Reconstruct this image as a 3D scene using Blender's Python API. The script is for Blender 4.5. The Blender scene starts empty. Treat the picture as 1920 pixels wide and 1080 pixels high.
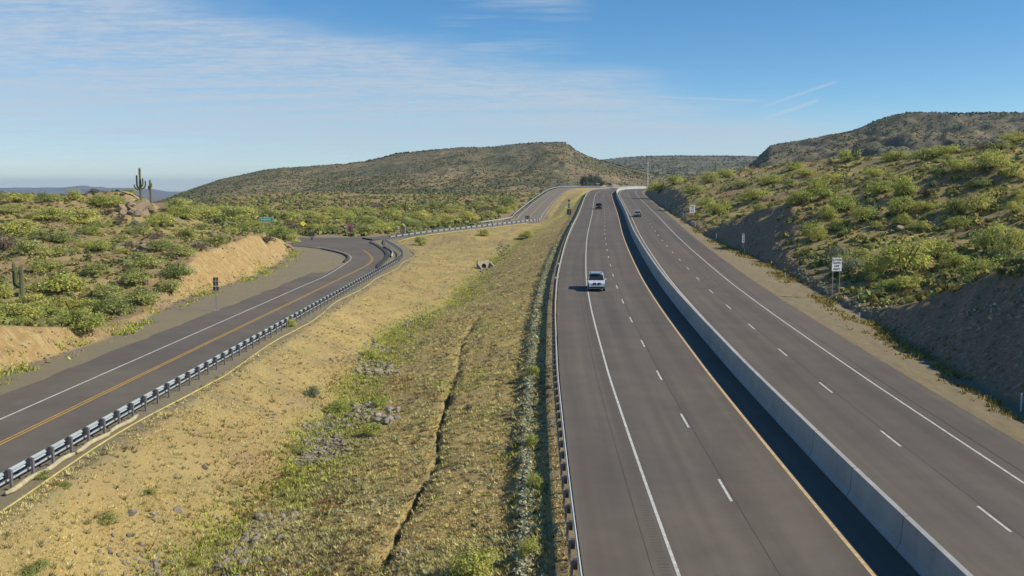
import bpy, bmesh, math, random
import numpy as np
from mathutils import Vector, Matrix
R = math.radians
random.seed(7); RNG = np.random.default_rng(11)
scene = bpy.context.scene
COL = scene.collection

# ------------------------------------------------------------------ camera, sky, sun, exposure
F = 1800.0                      # focal length in photo pixels (1920 wide)
TH = math.atan(190 / F)         # downward pitch: eye level is photo row 350
CAMZ = 15.5
cd = bpy.data.cameras.new('camera'); cam = bpy.data.objects.new('camera', cd); COL.objects.link(cam)
cam.location = (0, 0, CAMZ); cam.rotation_euler = (math.pi / 2 - TH, 0, 0)
cd.sensor_width = 36.0; cd.lens = 36.0 * F / 1920.0; cd.clip_start = 0.5; cd.clip_end = 60000
scene.camera = cam
SUN_EL, SUN_AZ = R(37), R(101)   # azimuth clockwise from +Y (view direction): the sun stands to the right
sd = bpy.data.lights.new('sun', 'SUN'); sd.energy = 3.2; sd.angle = R(0.53); sd.color = (1.0, 0.93, 0.80)
sun = bpy.data.objects.new('sun', sd); COL.objects.link(sun)
sdir = Vector((math.sin(SUN_AZ) * math.cos(SUN_EL), math.cos(SUN_AZ) * math.cos(SUN_EL), math.sin(SUN_EL)))
sun.rotation_euler = sdir.to_track_quat('Z', 'Y').to_euler(); sun.location = (200, 0, 200)
scene.view_settings.view_transform = 'Standard'; scene.view_settings.look = 'None'
scene.view_settings.exposure = 0.76; scene.view_settings.gamma = 1.0
scene.cycles.max_bounces = 5; scene.cycles.diffuse_bounces = 2; scene.cycles.glossy_bounces = 2
scene.cycles.transparent_max_bounces = 8; scene.cycles.volume_bounces = 0
try: scene.cycles.use_denoising = True
except Exception: pass

def pixdir(px, py):             # world direction through a photo pixel
    x, y = (px - 960) / F, (540 - py) / F
    return Vector((x, math.cos(TH) + y * math.sin(TH), -math.sin(TH) + y * math.cos(TH))).normalized()

def build_world():
    w = bpy.data.worlds.new('World'); scene.world = w; w.use_nodes = True
    nt = w.node_tree; nt.nodes.clear(); N, L = nt.nodes.new, nt.links.new
    out = N('ShaderNodeOutputWorld'); bg = N('ShaderNodeBackground'); L(bg.outputs[0], out.inputs[0])
    sky = N('ShaderNodeTexSky'); sky.sky_type = 'NISHITA'; sky.sun_disc = False
    sky.sun_elevation = SUN_EL; sky.sun_rotation = SUN_AZ; sky.altitude = 900
    sky.air_density = 0.85; sky.dust_density = 0.05; sky.ozone_density = 4.0
    hsv = N('ShaderNodeHueSaturation'); L(sky.outputs[0], hsv.inputs['Color']); hsv.inputs['Saturation'].default_value = 1.22; hsv.inputs['Value'].default_value = 1.08; hsv.inputs['Hue'].default_value = .495
    bg.inputs[1].default_value = 0.068
    tc = N('ShaderNodeTexCoord'); G = tc.outputs['Generated']
    def math_(op, a, b=None, c=None, clamp=False):
        n = N('ShaderNodeMath'); n.operation = op; n.use_clamp = clamp
        for i, v in enumerate((a, b, c)):
            if v is None: continue
            if isinstance(v, (int, float)): n.inputs[i].default_value = v
            else: L(v, n.inputs[i])
        return n.outputs[0]
    def dot(v):
        n = N('ShaderNodeVectorMath'); n.operation = 'DOT_PRODUCT'; L(G, n.inputs[0]); n.inputs[1].default_value = v
        return n.outputs['Value']
    def rng(v, a, b, lo=0.0, hi=1.0):
        n = N('ShaderNodeMapRange'); n.interpolation_type = 'SMOOTHSTEP'; L(v, n.inputs[0])
        n.inputs[1].default_value = a; n.inputs[2].default_value = b; n.inputs[3].default_value = lo; n.inputs[4].default_value = hi
        return n.outputs[0]
    sep = N('ShaderNodeSeparateXYZ'); L(G, sep.inputs[0])
    zz = math_('ADD', sep.outputs[2], 0.06)
    cmb = N('ShaderNodeCombineXYZ'); L(math_('DIVIDE', sep.outputs[0], zz), cmb.inputs[0]); L(math_('DIVIDE', sep.outputs[1], zz), cmb.inputs[1])
    def noise(scale, detail, rough, stretch, rot=0.0):
        mp = N('ShaderNodeMapping'); L(cmb.outputs[0], mp.inputs[0]); mp.inputs['Scale'].default_value = stretch; mp.inputs['Rotation'].default_value = (0, 0, rot)
        n = N('ShaderNodeTexNoise'); L(mp.outputs[0], n.inputs['Vector'])
        n.inputs['Scale'].default_value = scale; n.inputs['Detail'].default_value = detail; n.inputs['Roughness'].default_value = rough
        return n.outputs['Fac']
    big = noise(0.5, 4, 0.55, (1, 1, 1)); wisp = noise(1.5, 7, 0.68, (0.5, 1.9, 1), R(28)); fine = noise(10.0, 6, 0.7, (0.7, 1.4, 1), R(-15))
    d1, d2 = pixdir(520, 40), pixdir(1480, 235)
    nrm = d1.cross(d2).normalized()
    if nrm.dot(pixdir(700, 250)) < 0: nrm = -nrm
    side = math_('ADD', dot(nrm), math_('MULTIPLY', math_('SUBTRACT', big, 0.5), 0.10))
    mask = rng(side, -0.03, 0.02)
    tex = math_('ADD', math_('MULTIPLY', wisp, 0.5), math_('MULTIPLY', fine, 0.5))
    dens = math_('MULTIPLY', mask, rng(tex, 0.38, 0.59, 0.46, 1.0))
    # a thin loose sheet high up on the right of the bank
    d5 = pixdir(960, 45); hi = rng(dot(d5), 0.9955, 0.9998)
    dens = math_('MAXIMUM', dens, math_('MULTIPLY', hi, rng(wisp, 0.46, 0.72, 0, 0.6)))
    low = rng(sep.outputs[2], 0.0, 0.07, 0.35, 1.0)
    dens = math_('MULTIPLY', math_('MULTIPLY', dens, low), rng(sep.outputs[2], .10, .26, .84, .74))
    def contrail(a, b, width, amount):
        A, B = pixdir(*a), pixdir(*b); n = A.cross(B).normalized(); mid = (A + B).normalized(); half = mid.dot(A)
        r = rng(math_('ABSOLUTE', math_('ADD', dot(n), math_('MULTIPLY', math_('SUBTRACT', fine, 0.5), width * 1.5))), width, width * 0.2)
        e = rng(dot(mid), half - (1 - half) * 0.15, half + (1 - half) * 0.35)
        return math_('MULTIPLY', math_('MULTIPLY', r, e), amount)
    for c in (((1425, 226), (1536, 187), 0.0026, 0.55), ((1425, 202), (1570, 152), 0.0019, 0.42), ((900, 168), (1440, 190), 0.0019, 0.5)):
        dens = math_('MAXIMUM', dens, contrail(*c))
    mx = N('ShaderNodeMix'); mx.data_type = 'RGBA'; L(dens, mx.inputs[0]); L(hsv.outputs[0], mx.inputs[6]); mx.inputs[7].default_value = (4.6, 5.3, 6.1, 1)
    L(mx.outputs[2], bg.inputs[0])
build_world()

# ------------------------------------------------------------------ helpers
def mat(name, base, var=0.15, scale=6.0, rough=0.85, metal=0.0, bump=0.0, bscale=None, tint=False, spec=0.3, objrand=0.0, base2=None, s2=None, coord='Object', trans=0.0):
    m = bpy.data.materials.new(name); m.use_nodes = True; nt = m.node_tree; N, L = nt.nodes.new, nt.links.new
    b = nt.nodes['Principled BSDF']; b.inputs['Roughness'].default_value = rough; b.inputs['Metallic'].default_value = metal
    b.inputs['Specular IOR Level'].default_value = spec
    tc = N('ShaderNodeTexCoord'); no = N('ShaderNodeTexNoise'); L(tc.outputs[coord], no.inputs['Vector'])
    no.inputs['Scale'].default_value = scale; no.inputs['Detail'].default_value = 5; no.inputs['Roughness'].default_value = 0.65
    mr = N('ShaderNodeMapRange'); L(no.outputs['Fac'], mr.inputs[0]); mr.inputs[1].default_value = 0.3; mr.inputs[2].default_value = 0.7
    mr.inputs[3].default_value = 1 - var; mr.inputs[4].default_value = 1 + var
    col = N('ShaderNodeMix'); col.data_type = 'RGBA'; col.blend_type = 'MULTIPLY'; col.inputs[0].default_value = 1
    if base2:
        n2 = N('ShaderNodeTexNoise'); L(tc.outputs[coord], n2.inputs['Vector']); n2.inputs['Scale'].default_value = s2 or scale * .3; n2.inputs['Detail'].default_value = 4
        r2 = N('ShaderNodeMapRange'); L(n2.outputs['Fac'], r2.inputs[0]); r2.inputs[1].default_value = .42; r2.inputs[2].default_value = .6
        m2 = N('ShaderNodeMix'); m2.data_type = 'RGBA'; L(r2.outputs[0], m2.inputs[0]); m2.inputs[6].default_value = (*base, 1); m2.inputs[7].default_value = (*base2, 1)
        L(m2.outputs[2], col.inputs[6])
    else: col.inputs[6].default_value = (*base, 1)
    L(mr.outputs[0], col.inputs[7]); o = col.outputs[2]
    def mul(a, bsock):
        c = N('ShaderNodeMix'); c.data_type = 'RGBA'; c.blend_type = 'MULTIPLY'; c.inputs[0].default_value = 1; L(a, c.inputs[6]); L(bsock, c.inputs[7]); return c.outputs[2]
    if tint:
        a = N('ShaderNodeAttribute'); a.attribute_name = 'tint'; o = mul(o, a.outputs['Color'])
    if objrand:
        oi = N('ShaderNodeObjectInfo'); hs = N('ShaderNodeHueSaturation'); L(o, hs.inputs['Color'])
        r1 = N('ShaderNodeMapRange'); L(oi.outputs['Random'], r1.inputs[0]); r1.inputs[3].default_value = 1 - objrand; r1.inputs[4].default_value = 1 + objrand; L(r1.outputs[0], hs.inputs['Value'])
        r3 = N('ShaderNodeMapRange'); L(oi.outputs['Random'], r3.inputs[0]); r3.inputs[3].default_value = .515; r3.inputs[4].default_value = .485; L(r3.outputs[0], hs.inputs['Hue'])
        o = hs.outputs[0]
    L(o, b.inputs['Base Color'])
    if bump:
        bn = N('ShaderNodeTexNoise'); L(tc.outputs[coord], bn.inputs['Vector']); bn.inputs['Scale'].default_value = bscale or scale * 3; bn.inputs['Detail'].default_value = 6
        bp = N('ShaderNodeBump'); bp.inputs['Strength'].default_value = bump; bp.inputs['Distance'].default_value = 0.1; L(bn.outputs['Fac'], bp.inputs['Height']); L(bp.outputs[0], b.inputs['Normal'])
    if trans:
        tr_ = N('ShaderNodeBsdfTranslucent'); L(o, tr_.inputs[0]); ms = N('ShaderNodeMixShader'); ms.inputs[0].default_value = trans; L(b.outputs[0], ms.inputs[1]); L(tr_.outputs[0], ms.inputs[2])
        L(ms.outputs[0], [q for q in nt.nodes if q.type == 'OUTPUT_MATERIAL'][0].inputs['Surface'])
    return m

def link(name, me, m=None, parent=None, kind=None):
    o = bpy.data.objects.new(name, me); COL.objects.link(o)
    if m is not None:
        for mm in (m if isinstance(m, (list, tuple)) else [m]): me.materials.append(mm)
    if parent is not None: o.parent = parent
    if kind: o['kind'] = kind
    return o

def tag(o, label, cat, group=None, kind=None):
    o['label'] = label; o['category'] = cat
    if group: o['group'] = group
    if kind: o['kind'] = kind
    return o

def thing(name, label, cat, loc=(0, 0, 0), rz=0.0, group=None):
    o = bpy.data.objects.new(name, None); COL.objects.link(o); o.location = loc; o.rotation_euler = (0, 0, rz); o.empty_display_size = .3
    return tag(o, label, cat, group)

def mesh_np(name, V, Fc, smooth=False, tint=None):
    """V (n,3) array; Fc (m,k) array of equal-size faces."""
    me = bpy.data.meshes.new(name); V = np.asarray(V, np.float32); Fc = np.asarray(Fc, np.int32)
    me.vertices.add(len(V)); me.vertices.foreach_set('co', V.ravel())
    k = Fc.shape[1]; me.loops.add(Fc.size); me.loops.foreach_set('vertex_index', Fc.ravel())
    me.polygons.add(len(Fc)); me.polygons.foreach_set('loop_start', np.arange(len(Fc), dtype=np.int32) * k)
    try: me.polygons.foreach_set('loop_total', np.full(len(Fc), k, np.int32))
    except Exception: pass
    me.update(calc_edges=True); me.validate()
    me.polygons.foreach_set('use_smooth', np.full(len(Fc), bool(smooth)))
    if tint is not None:
        a = me.color_attributes.new('tint', 'FLOAT_COLOR', 'POINT'); c = np.ones((len(V), 4), np.float32); c[:, :tint.shape[1]] = tint
        a.data.foreach_set('color', c.ravel())
    return me

class MB:
    """collects simple shapes into one mesh"""
    def __init__(s): s.bm = bmesh.new()
    def box(s, c, d, rz=0.0, taper=1.0, bev=0.0, rx=0.0):
        r = bmesh.ops.create_cube(s.bm, size=1.0); vs = r['verts']
        for v in vs:
            t = taper if v.co.z > 0 else 1.0
            v.co = Vector((v.co.x * d[0] * t, v.co.y * d[1] * t, v.co.z * d[2]))
        if bev:
            es = list({e for v in vs for e in v.link_edges}); rr = bmesh.ops.bevel(s.bm, geom=es, offset=bev, segments=2, affect='EDGES', profile=.6)
            vs = list({v for f in rr['faces'] for v in f.verts} | {v for v in vs if v.is_valid})
        bmesh.ops.transform(s.bm, matrix=Matrix.Translation(Vector(c)) @ Matrix.Rotation(rz, 4, 'Z') @ Matrix.Rotation(rx, 4, 'X'), verts=vs); return s
    def cyl(s, a, b, r0, r1=None, n=8, cap=True):
        a, b = Vector(a), Vector(b); d = b - a; r1 = r0 if r1 is None else r1
        rr = bmesh.ops.create_cone(s.bm, cap_ends=cap, segments=n, radius1=r0, radius2=max(r1, 1e-4), depth=d.length)
        q = Vector((0, 0, 1)).rotation_difference(d.normalized()).to_matrix().to_4x4()
        bmesh.ops.transform(s.bm, matrix=Matrix.Translation((a + b) / 2) @ q, verts=rr['verts']); return s
    def tube(s, pts, rad, n=8, cap=True):
        pts = [Vector(p) for p in pts]; rings = []; m = len(pts); up = Vector((0, 0, 1))
        for i, p in enumerate(pts):
            t = (pts[min(i + 1, m - 1)] - pts[max(i - 1, 0)]).normalized()
            x = t.cross(up if abs(t.z) < .95 else Vector((0, 1, 0))).normalized(); y = x.cross(t).normalized(); r = rad[i] if hasattr(rad, '__len__') else rad
            rings.append([s.bm.verts.new(p + r * (math.cos(2 * math.pi * k / n) * x + math.sin(2 * math.pi * k / n) * y)) for k in range(n)])
        for A, B in zip(rings, rings[1:]):
            for k in range(n): s.bm.faces.new((A[k], A[(k + 1) % n], B[(k + 1) % n], B[k]))
        if cap: s.bm.faces.new(rings[0]); s.bm.faces.new(rings[-1][::-1])
        return s
    def poly(s, pts): s.bm.faces.new([s.bm.verts.new(Vector(p)) for p in pts]); return s
    def prism(s, pts2, x0, x1, f=None):
        """polygon in (y,z) extruded along x; f(y,z)->half-width factor"""
        A = [s.bm.verts.new((x0 * (f(y, z) if f else 1), y, z)) for y, z in pts2]; B = [s.bm.verts.new((x1 * (f(y, z) if f else 1), y, z)) for y, z in pts2]
        n = len(pts2); s.bm.faces.new(A); s.bm.faces.new(B[::-1])
        for i in range(n): s.bm.faces.new((A[i], B[i], B[(i + 1) % n], A[(i + 1) % n]))
        return s
    def mesh(s, name, smooth=False):
        bmesh.ops.recalc_face_normals(s.bm, faces=s.bm.faces[:])
        me = bpy.data.meshes.new(name); s.bm.to_mesh(me); s.bm.free()
        if smooth:
            for p in me.polygons: p.use_smooth = True
        return me
    def obj(s, name, m, parent=None, kind=None, smooth=False): return link(name, s.mesh(name, smooth), m, parent, kind)

def copy_tree(o, parent=None):
    c = o.copy(); COL.objects.link(c); c.parent = parent
    for ch in o.children: copy_tree(ch, c)
    return c

def hash2(ix, iy, seed):
    h = (ix.astype(np.int64) * 374761393 + iy.astype(np.int64) * 668265263 + seed * 974711) & 0x7fffffff
    h = ((h ^ (h >> 13)) * 1274126177) & 0x7fffffff
    return ((h ^ (h >> 16)) & 0xffff) / 65535.0
def vnoise(x, y, seed=0):
    ix, iy = np.floor(x), np.floor(y); fx, fy = x - ix, y - iy; fx = fx * fx * (3 - 2 * fx); fy = fy * fy * (3 - 2 * fy)
    a, b, c, d = hash2(ix, iy, seed), hash2(ix + 1, iy, seed), hash2(ix, iy + 1, seed), hash2(ix + 1, iy + 1, seed)
    return (a * (1 - fx) + b * fx) * (1 - fy) + (c * (1 - fx) + d * fx) * fy
def fbm(x, y, octv=4, seed=0, gain=.5):
    s = 0.0; a = 1.0; t = 0.0
    for i in range(octv): s = s + a * (vnoise(x * 2 ** i + 13.7 * i, y * 2 ** i + 7.1 * i, seed + i) - .5); t += a; a *= gain
    return s / t * 2
def sstep(a, b, x):
    t = np.clip((x - a) / (b - a), 0, 1); return t * t * (3 - 2 * t)
def ip(x, pts):
    p = np.asarray(pts, float); return np.interp(x, p[:, 0], p[:, 1])

def spline(pts, step):
    """Catmull-Rom through 3D points, resampled at about `step` metres"""
    P = np.asarray(pts, float); P = np.vstack([2 * P[0] - P[1], P, 2 * P[-1] - P[-2]]); out = []
    for i in range(1, len(P) - 2):
        n = max(2, int(np.linalg.norm(P[i + 1] - P[i]) / step)); t = (np.arange(n) / n)[:, None]
        out.append(.5 * (2 * P[i] + (P[i + 1] - P[i - 1]) * t + (2 * P[i - 1] - 5 * P[i] + 4 * P[i + 1] - P[i + 2]) * t ** 2 + (3 * P[i] - P[i - 1] - 3 * P[i + 1] + P[i + 2]) * t ** 3))
    return np.vstack(out + [P[-2:-1]])
def offset(C, d, dz=0.0):
    T = np.gradient(C[:, :2], axis=0); T /= np.linalg.norm(T, axis=1)[:, None]
    o = C.copy(); o[:, 0] += T[:, 1] * d; o[:, 1] -= T[:, 0] * d; o[:, 2] += dz; return o      # +d is to the right of travel
def arclen(C): return np.concatenate([[0], np.cumsum(np.linalg.norm(np.diff(C[:, :2], axis=0), axis=1))])
def at_s(C, S, s): return np.array([np.interp(s, S, C[:, i]) for i in range(3)])

# ------------------------------------------------------------------ roads (centre lines in metres)
HW = spline([(13.1, -30, -.83), (13.2, 0, 0), (13.6, 35, .97), (14.1, 59, 1.63), (14.6, 75, 2.07), (15.9, 105, 2.9), (18, 138, 3.81), (22.8, 197, 5.44), (30.5, 278, 7.67),
             (43.1, 416, 11.48), (50, 475, 13.0), (58, 522, 13.9), (70, 556, 14.3), (90, 583, 14.6), (122, 603, 14.8), (175, 618, 15)], 2.5)     # = yellow edge line of the left carriageway
HWY, HWX, HWZ = HW[:, 1], HW[:, 0], HW[:, 2]
def hx(Y): return np.interp(Y, HWY, HWX)
def hz(Y): return np.interp(Y, HWY, HWZ)
FR = spline([(-27.9, -20, 2.1), (-27.6, 0, 2.1), (-27.0, 40, 2.1), (-26.3, 80, 2.1), (-25.5, 120, 2.1), (-25.0, 150, 2.1), (-24.9, 165, 2.1), (-26, 178, 2.1), (-28.3, 190, 2.1), (-32, 205, 2.1), (-35, 212, 2.1)], 2.0)
FF = spline([(-130, 241, 2.2), (-90, 241, 2.2), (-60, 241, 2.2), (-42, 242.5, 2.3), (-32, 246.5, 2.7), (-17, 257, 4.1), (-3, 270.5, 5.1), (4.5, 290, 5.6), (6.5, 320, 6.3), (13.3, 400, 9.3), (23.6, 490, 13.4), (33, 540, 14.9), (49, 588, 15.1), (72, 622, 15.2), (110, 645, 15.3), (170, 655, 15.4)], 2.5)
def fx(Y): return np.interp(Y, [-50, 400], [-28.4, -21.0])      # yellow line of the near frontage road

# ------------------------------------------------------------------ terrain heights
TOE_L = [(-20, -38), (20, -38), (69, -37), (84, -36), (113, -39.5), (147, -39.2), (175, -42), (205, -47), (216, -53), (226, -75), (230, -140)]
A_L = [(0, 2.5), (58, 2.6), (72, 2.9), (79, 1.8), (88, .5), (101, .4), (112, 1.2), (125, 3.4), (140, 4.8), (160, 4.8), (180, 4.2), (195, 3.0), (206, 1.2), (215, .5), (232, .2)]
TOP_L = [(0, 6), (60, 6), (85, 4.2), (110, 4.2), (135, 7), (160, 9.2), (185, 11.4), (205, 12.9), (215, 12.6), (223, 10.5), (234, 6), (248, 2.6)]
TOE_R = [(-20, 17.5), (40, 18), (61, 18.4), (95, 20.2), (120, 20.5), (149, 20.6), (201, 17.3), (250, 16.2), (326, 15.6), (450, 15.4), (700, 15.4)]
A_R = [(-20, 5), (30, 5), (48, 7), (60, 7.4), (72, 7.4), (84, 4.6), (92, 1.3), (98, .4), (112, .3), (128, .8), (140, 1.0), (150, 2.0), (161, 4.2), (174, 5.8), (188, 4.2), (201, 1.3), (212, .5), (240, .6), (262, 1.0), (285, 2.8), (325, 3.8), (360, 3.6), (400, 3.4), (440, 2.4), (470, 1.0), (490, .2)]
XC_R = [(0, 120), (150, 122), (215, 116), (255, 103), (300, 91), (420, 78), (450, 72), (480, 66), (500, 66)]
SWALE = np.array([(-10, -16, -2.7), (20, -15.5, -2.4), (43, -14.7, -2.0), (49, -13.3, -1.9), (70, -13.1, -1.4), (109, -13.2, -.8), (128, -8.2, -.4), (160, -6.5, .1), (181, -5.5, .4), (215, -1, 1.8), (240, 3, 3.4), (262, 9, 5.0), (300, 15, 6.3), (400, 25, 10), (490, 36, 13.2), (560, 60, 14.2)])
GULLY = None
def base_height(X, Y, detail=True):
    X = np.asarray(X, float); Y = np.asarray(Y, float); X, Y = np.broadcast_arrays(X, Y)
    tl = ip(Y, TOE_L); hxx, hzz = hx(Y), hz(Y); tr = hxx + ip(Y, TOE_R)
    fr_edge = np.interp(Y, [-50, 170, 185, 200, 222, 231, 240, 251, 271, 300, 320, 400, 490, 540, 590, 640], [-24.2, -20.6, -20.6, -22.3, -26.5, -29.5, -22, -11.2, 6.3, 9.5, 11.5, 18.5, 29, 39, 57, 112])
    fr_z = np.interp(Y, [0, 222, 231, 240, 251, 271, 320, 400, 490, 540, 640], [2.1, 2.1, 2.2, 3.3, 4.2, 5.4, 6.3, 9.3, 13.4, 14.9, 15.3])
    zx = np.interp(X, [-140, -42, -32, -17, -3, 4.5], [2.15, 2.2, 2.6, 4.0, 5.0, 5.5]); fr_z = np.where((Y > 226) & (Y < 271), np.minimum(zx, np.where(Y < 232, 2.1 + (Y - 226) * .1, 99)), fr_z)
    fr_z = fr_z - .04
    fl_edge = np.interp(Y, [-50, 226, 230, 256, 260, 275, 290, 320, 400, 490, 540, 590, 640], [-60, -75, -140, -140, -22, -5, -1, 1, 8, 18.5, 27, 41, 70])
    fl_edge = np.where(Y < 228, tl, fl_edge)
    sx = np.interp(Y, SWALE[:, 0], SWALE[:, 1]); sz = np.interp(Y, SWALE[:, 0], SWALE[:, 2])
    rail = hxx - 11.1
    sx = np.minimum(sx, rail - 4.4); slope_top = np.minimum(fr_edge + 2.2, sx - .5)
    lines = [(fl_edge, fr_z), (slope_top, fr_z - .12), (sx - .6, sz), (sx + .9, sz + .05), (rail - 3.1, hzz - 1.15), (rail - 2.35, hzz - .74), (rail - 1.85, hzz - .60), (rail - .6, hzz - .10), (rail, hzz - .07), (hxx + 14.3, hzz - .08), (hxx + 16.5, hzz - .12), (tr, hzz - .3)]
    Z = np.array(lines[0][1], float)
    for (xa, za), (xb, zb) in zip(lines, lines[1:]):
        t = np.clip((X - xa) / np.maximum(xb - xa, 1e-3), 0, 1); Z = np.where(X > xa, za + (zb - za) * t, Z)
    # left hill with its cut bank, scrub field behind it
    dl = fl_edge - X; toeh = ip(Y, A_L); top = ip(Y, TOP_L) + 1.2 * fbm(X / 23, Y / 23, 3, 5)
    hn = 2.1 + toeh + (top - 2.1 - toeh) * sstep(0, 46, dl) ** .8
    hn = hn + (.9 * fbm(X / 9, Y / 7, 4, 21) + .35 * fbm(X / 2.2, Y / 2.2, 3, 33)) * sstep(.5, 8, dl)
    hn = hn + 2.4 * np.exp(-(((X + 84) / 7.5) ** 2 + ((Y - 209) / 5) ** 2))
    cut = fr_z + dl * (1.15 + .4 * fbm(X / 6, Y / 3, 3, 8)) + (.55 * fbm(X / 5, Y / 1.3, 4, 3) + .5 * fbm(X / 5, Y / 4.2, 3, 5) + .3 * fbm(X / 1.1, Y / 1.1, 3, 6)) * sstep(0, 1, dl)
    hill = np.minimum(hn, cut)
    u = X / np.maximum(Y, 1)
    field = 2.2 + np.clip(Y - 252, 0, 900) * .0195 * sstep(-.42, -.22, u) + ((.4 + .9 * sstep(270, 420, Y)) * fbm(X / 38, Y / 38, 4, 2) + .3 * fbm(X / 5, Y / 5, 3, 9)) * sstep(0, 14, dl)
    field = np.where(Y > 236, np.minimum(field, fr_z + dl * .5 + 6 * sstep(0, 60, dl)), field)
    left = np.where(Y < 228, hill, np.maximum(hill * 0, field)); wl = sstep(222, 250, Y)
    left = np.where(Y < 228, hill, field)
    Z = np.where(dl > 0, left, Z)
    # right hillside: natural spurs, sliced by the road cut
    dr = X - tr; xc = ip(Y, XC_R); run = np.clip(X, None, xc) - tr
    sl = .27 * sstep(495, 440, Y)
    hn = hzz - .3 + ip(Y + .30 * np.clip(dr, 0, 40), A_R) + sl * np.clip(run, 0, None) + .03 * np.clip(X - xc, 0, 200) * sstep(495, 440, Y)
    hn = hn + (1.5 * fbm((X + .5 * Y) / 30, (Y - .4 * X) / 18, 4, 41) * sstep(4, 22, dr) + .5 * fbm(X / 3, Y / 3, 3, 43)) * sstep(1, 12, dr)
    cut = hzz - .3 + dr * (.86 + .10 * fbm(X / 5, Y / 4, 3, 50)) + (.6 * fbm(X / 2.2, Y / 2.2, 4, 53) + .5 * fbm((X + Y) / 7, (Y - X) / 2.2, 3, 57)) * sstep(0, 2, dr)
    Z = np.where(dr > 0, np.minimum(hn, cut), Z)
    Z = np.where(Y > 640, Z + 7.5 * np.exp(-((X - 58) / 17) ** 2 - ((Y - 694) / 15) ** 2), Z)
    if detail:
        med = ((X > fr_edge + .6) & (X < rail - .4)) * 1.0
        amp = med * np.minimum(sstep(.3, 2, X - fr_edge - .6), sstep(.2, 2, rail - .4 - X))
        Z = Z + amp * (.22 * fbm(X / 3, Y / 3, 4, 61) + .10 * fbm(X / .7, Y / .7, 3, 66))
        Z = Z + amp * .10 * fbm((X - .35 * Y) / .9, (Y + .35 * X) / 5, 3, 69) * sstep(sx + 1, sx - 1, X)        # rills down the frontage slope
        Z = Z + amp * .16 * fbm(X / 4, Y / .75, 3, 68) * sstep(9.5, 7, rail - X) * sstep(2.6, 4, rail - X)
        sh = ((dr < 0) & (X > hxx + 14.6)) * 1.0
        Z = Z + sh * .07 * fbm(X / .9, Y / 1.6, 3, 71)
    return Z

def ray_hit(px, py, hf=None, ymin=14.0, ymax=690.0, lift=0.0):
    d = pixdir(px, py); Y = np.geomspace(ymin, ymax, 3000); t = Y / d.y; X = d.x * t; zr = CAMZ + d.z * t
    g = (hf or base_height)(X, Y) + lift; k = np.argmax(g > zr)
    if g[k] <= zr[k]: return None
    return np.array([X[k], Y[k], g[k] - lift])

gpx = [(722, 1079), (745, 1005), (770, 960), (790, 910), (806, 880), (822, 830), (832, 790), (845, 730), (852, 700), (858, 672), (866, 650), (880, 615), (897, 592), (915, 572)]
GULLY = spline([ray_hit(*p) for p in gpx], .4)
def seg_dist(X, Y, C):
    """distance to a polyline, height and arc position of the nearest point"""
    D = np.full(X.shape, 1e9); Zc = np.zeros(X.shape); P = np.zeros(X.shape); S = arclen(C)
    for i in range(len(C) - 1):
        a, b = C[i], C[i + 1]; vx, vy = b[0] - a[0], b[1] - a[1]; l2 = vx * vx + vy * vy + 1e-9
        t = np.clip(((X - a[0]) * vx + (Y - a[1]) * vy) / l2, 0, 1); d = np.hypot(X - a[0] - t * vx, Y - a[1] - t * vy); m = d < D
        D = np.where(m, d, D); Zc = np.where(m, a[2] + t * (b[2] - a[2]), Zc); P = np.where(m, S[i] + t * (S[i + 1] - S[i]), P)
    return D, Zc, P

# junction pavement outline (clockwise from the near left), metres
JUNC = [(-29.1, 150), (-29.3, 165), (-29.7, 173), (-31.0, 182), (-33.2, 190.5), (-36.5, 198.5), (-41.2, 208), (-47, 216), (-60, 226), (-130, 229), (-130, 254), (-60, 254), (-44, 255), (-35, 258), (-25, 251.5), (-29.6, 244), (-33.2, 238), (-34.2, 231), (-31.9, 222.6), (-26.6, 199), (-24.2, 184), (-23.0, 166), (-21.5, 150)]
def inside(X, Y, poly):
    c = np.zeros(X.shape, bool); n = len(poly)
    for i in range(n):
        (x0, y0), (x1, y1) = poly[i], poly[(i + 1) % n]
        c ^= ((y0 > Y) != (y1 > Y)) & (X < (x1 - x0) * (Y - y0) / (y1 - y0 + 1e-12) + x0)
    return c

# ------------------------------------------------------------------ ground sheet
rows = np.geomspace(9.0, 720.0, 900); NC = 800
t = np.linspace(-1, 1, NC); t = .62 * t + .38 * np.sign(t) * np.abs(t) ** 2.2
GX = (t[None, :] * (.66 * rows[:, None] + 34)); GY = np.repeat(rows[:, None], NC, 1)
GZ = base_height(GX, GY)
# erosion gully
nb = (GY < 150) & (GX > -18) & (GX < 3)
d, _, p = seg_dist(GX[nb] + .5 * fbm(GY[nb] / 5, GY[nb] * 0, 3, 15), GY[nb], GULLY[::3]); wdt = .07 + .23 * (vnoise(p / 2.2, p * 0, 4)) ; dep = (.15 + .55 * vnoise(p / 3.5, p * 0, 9)); d = d + .18 * fbm(GX[nb] / .5, GY[nb] / .9, 3, 12)
GZ[nb] -= .16 * (1 - sstep(.2, .95, d)) * sstep(118, 100, GY[nb]) * (.4 + vnoise(p / 1.7, p * 0, 19)); GZ[nb] -= dep * (.45 + .55 * sstep(92, 64, GY[nb])) * sstep(118, 104, GY[nb]) * (1 - sstep(wdt * .55, wdt * 1.25, d))
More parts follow.
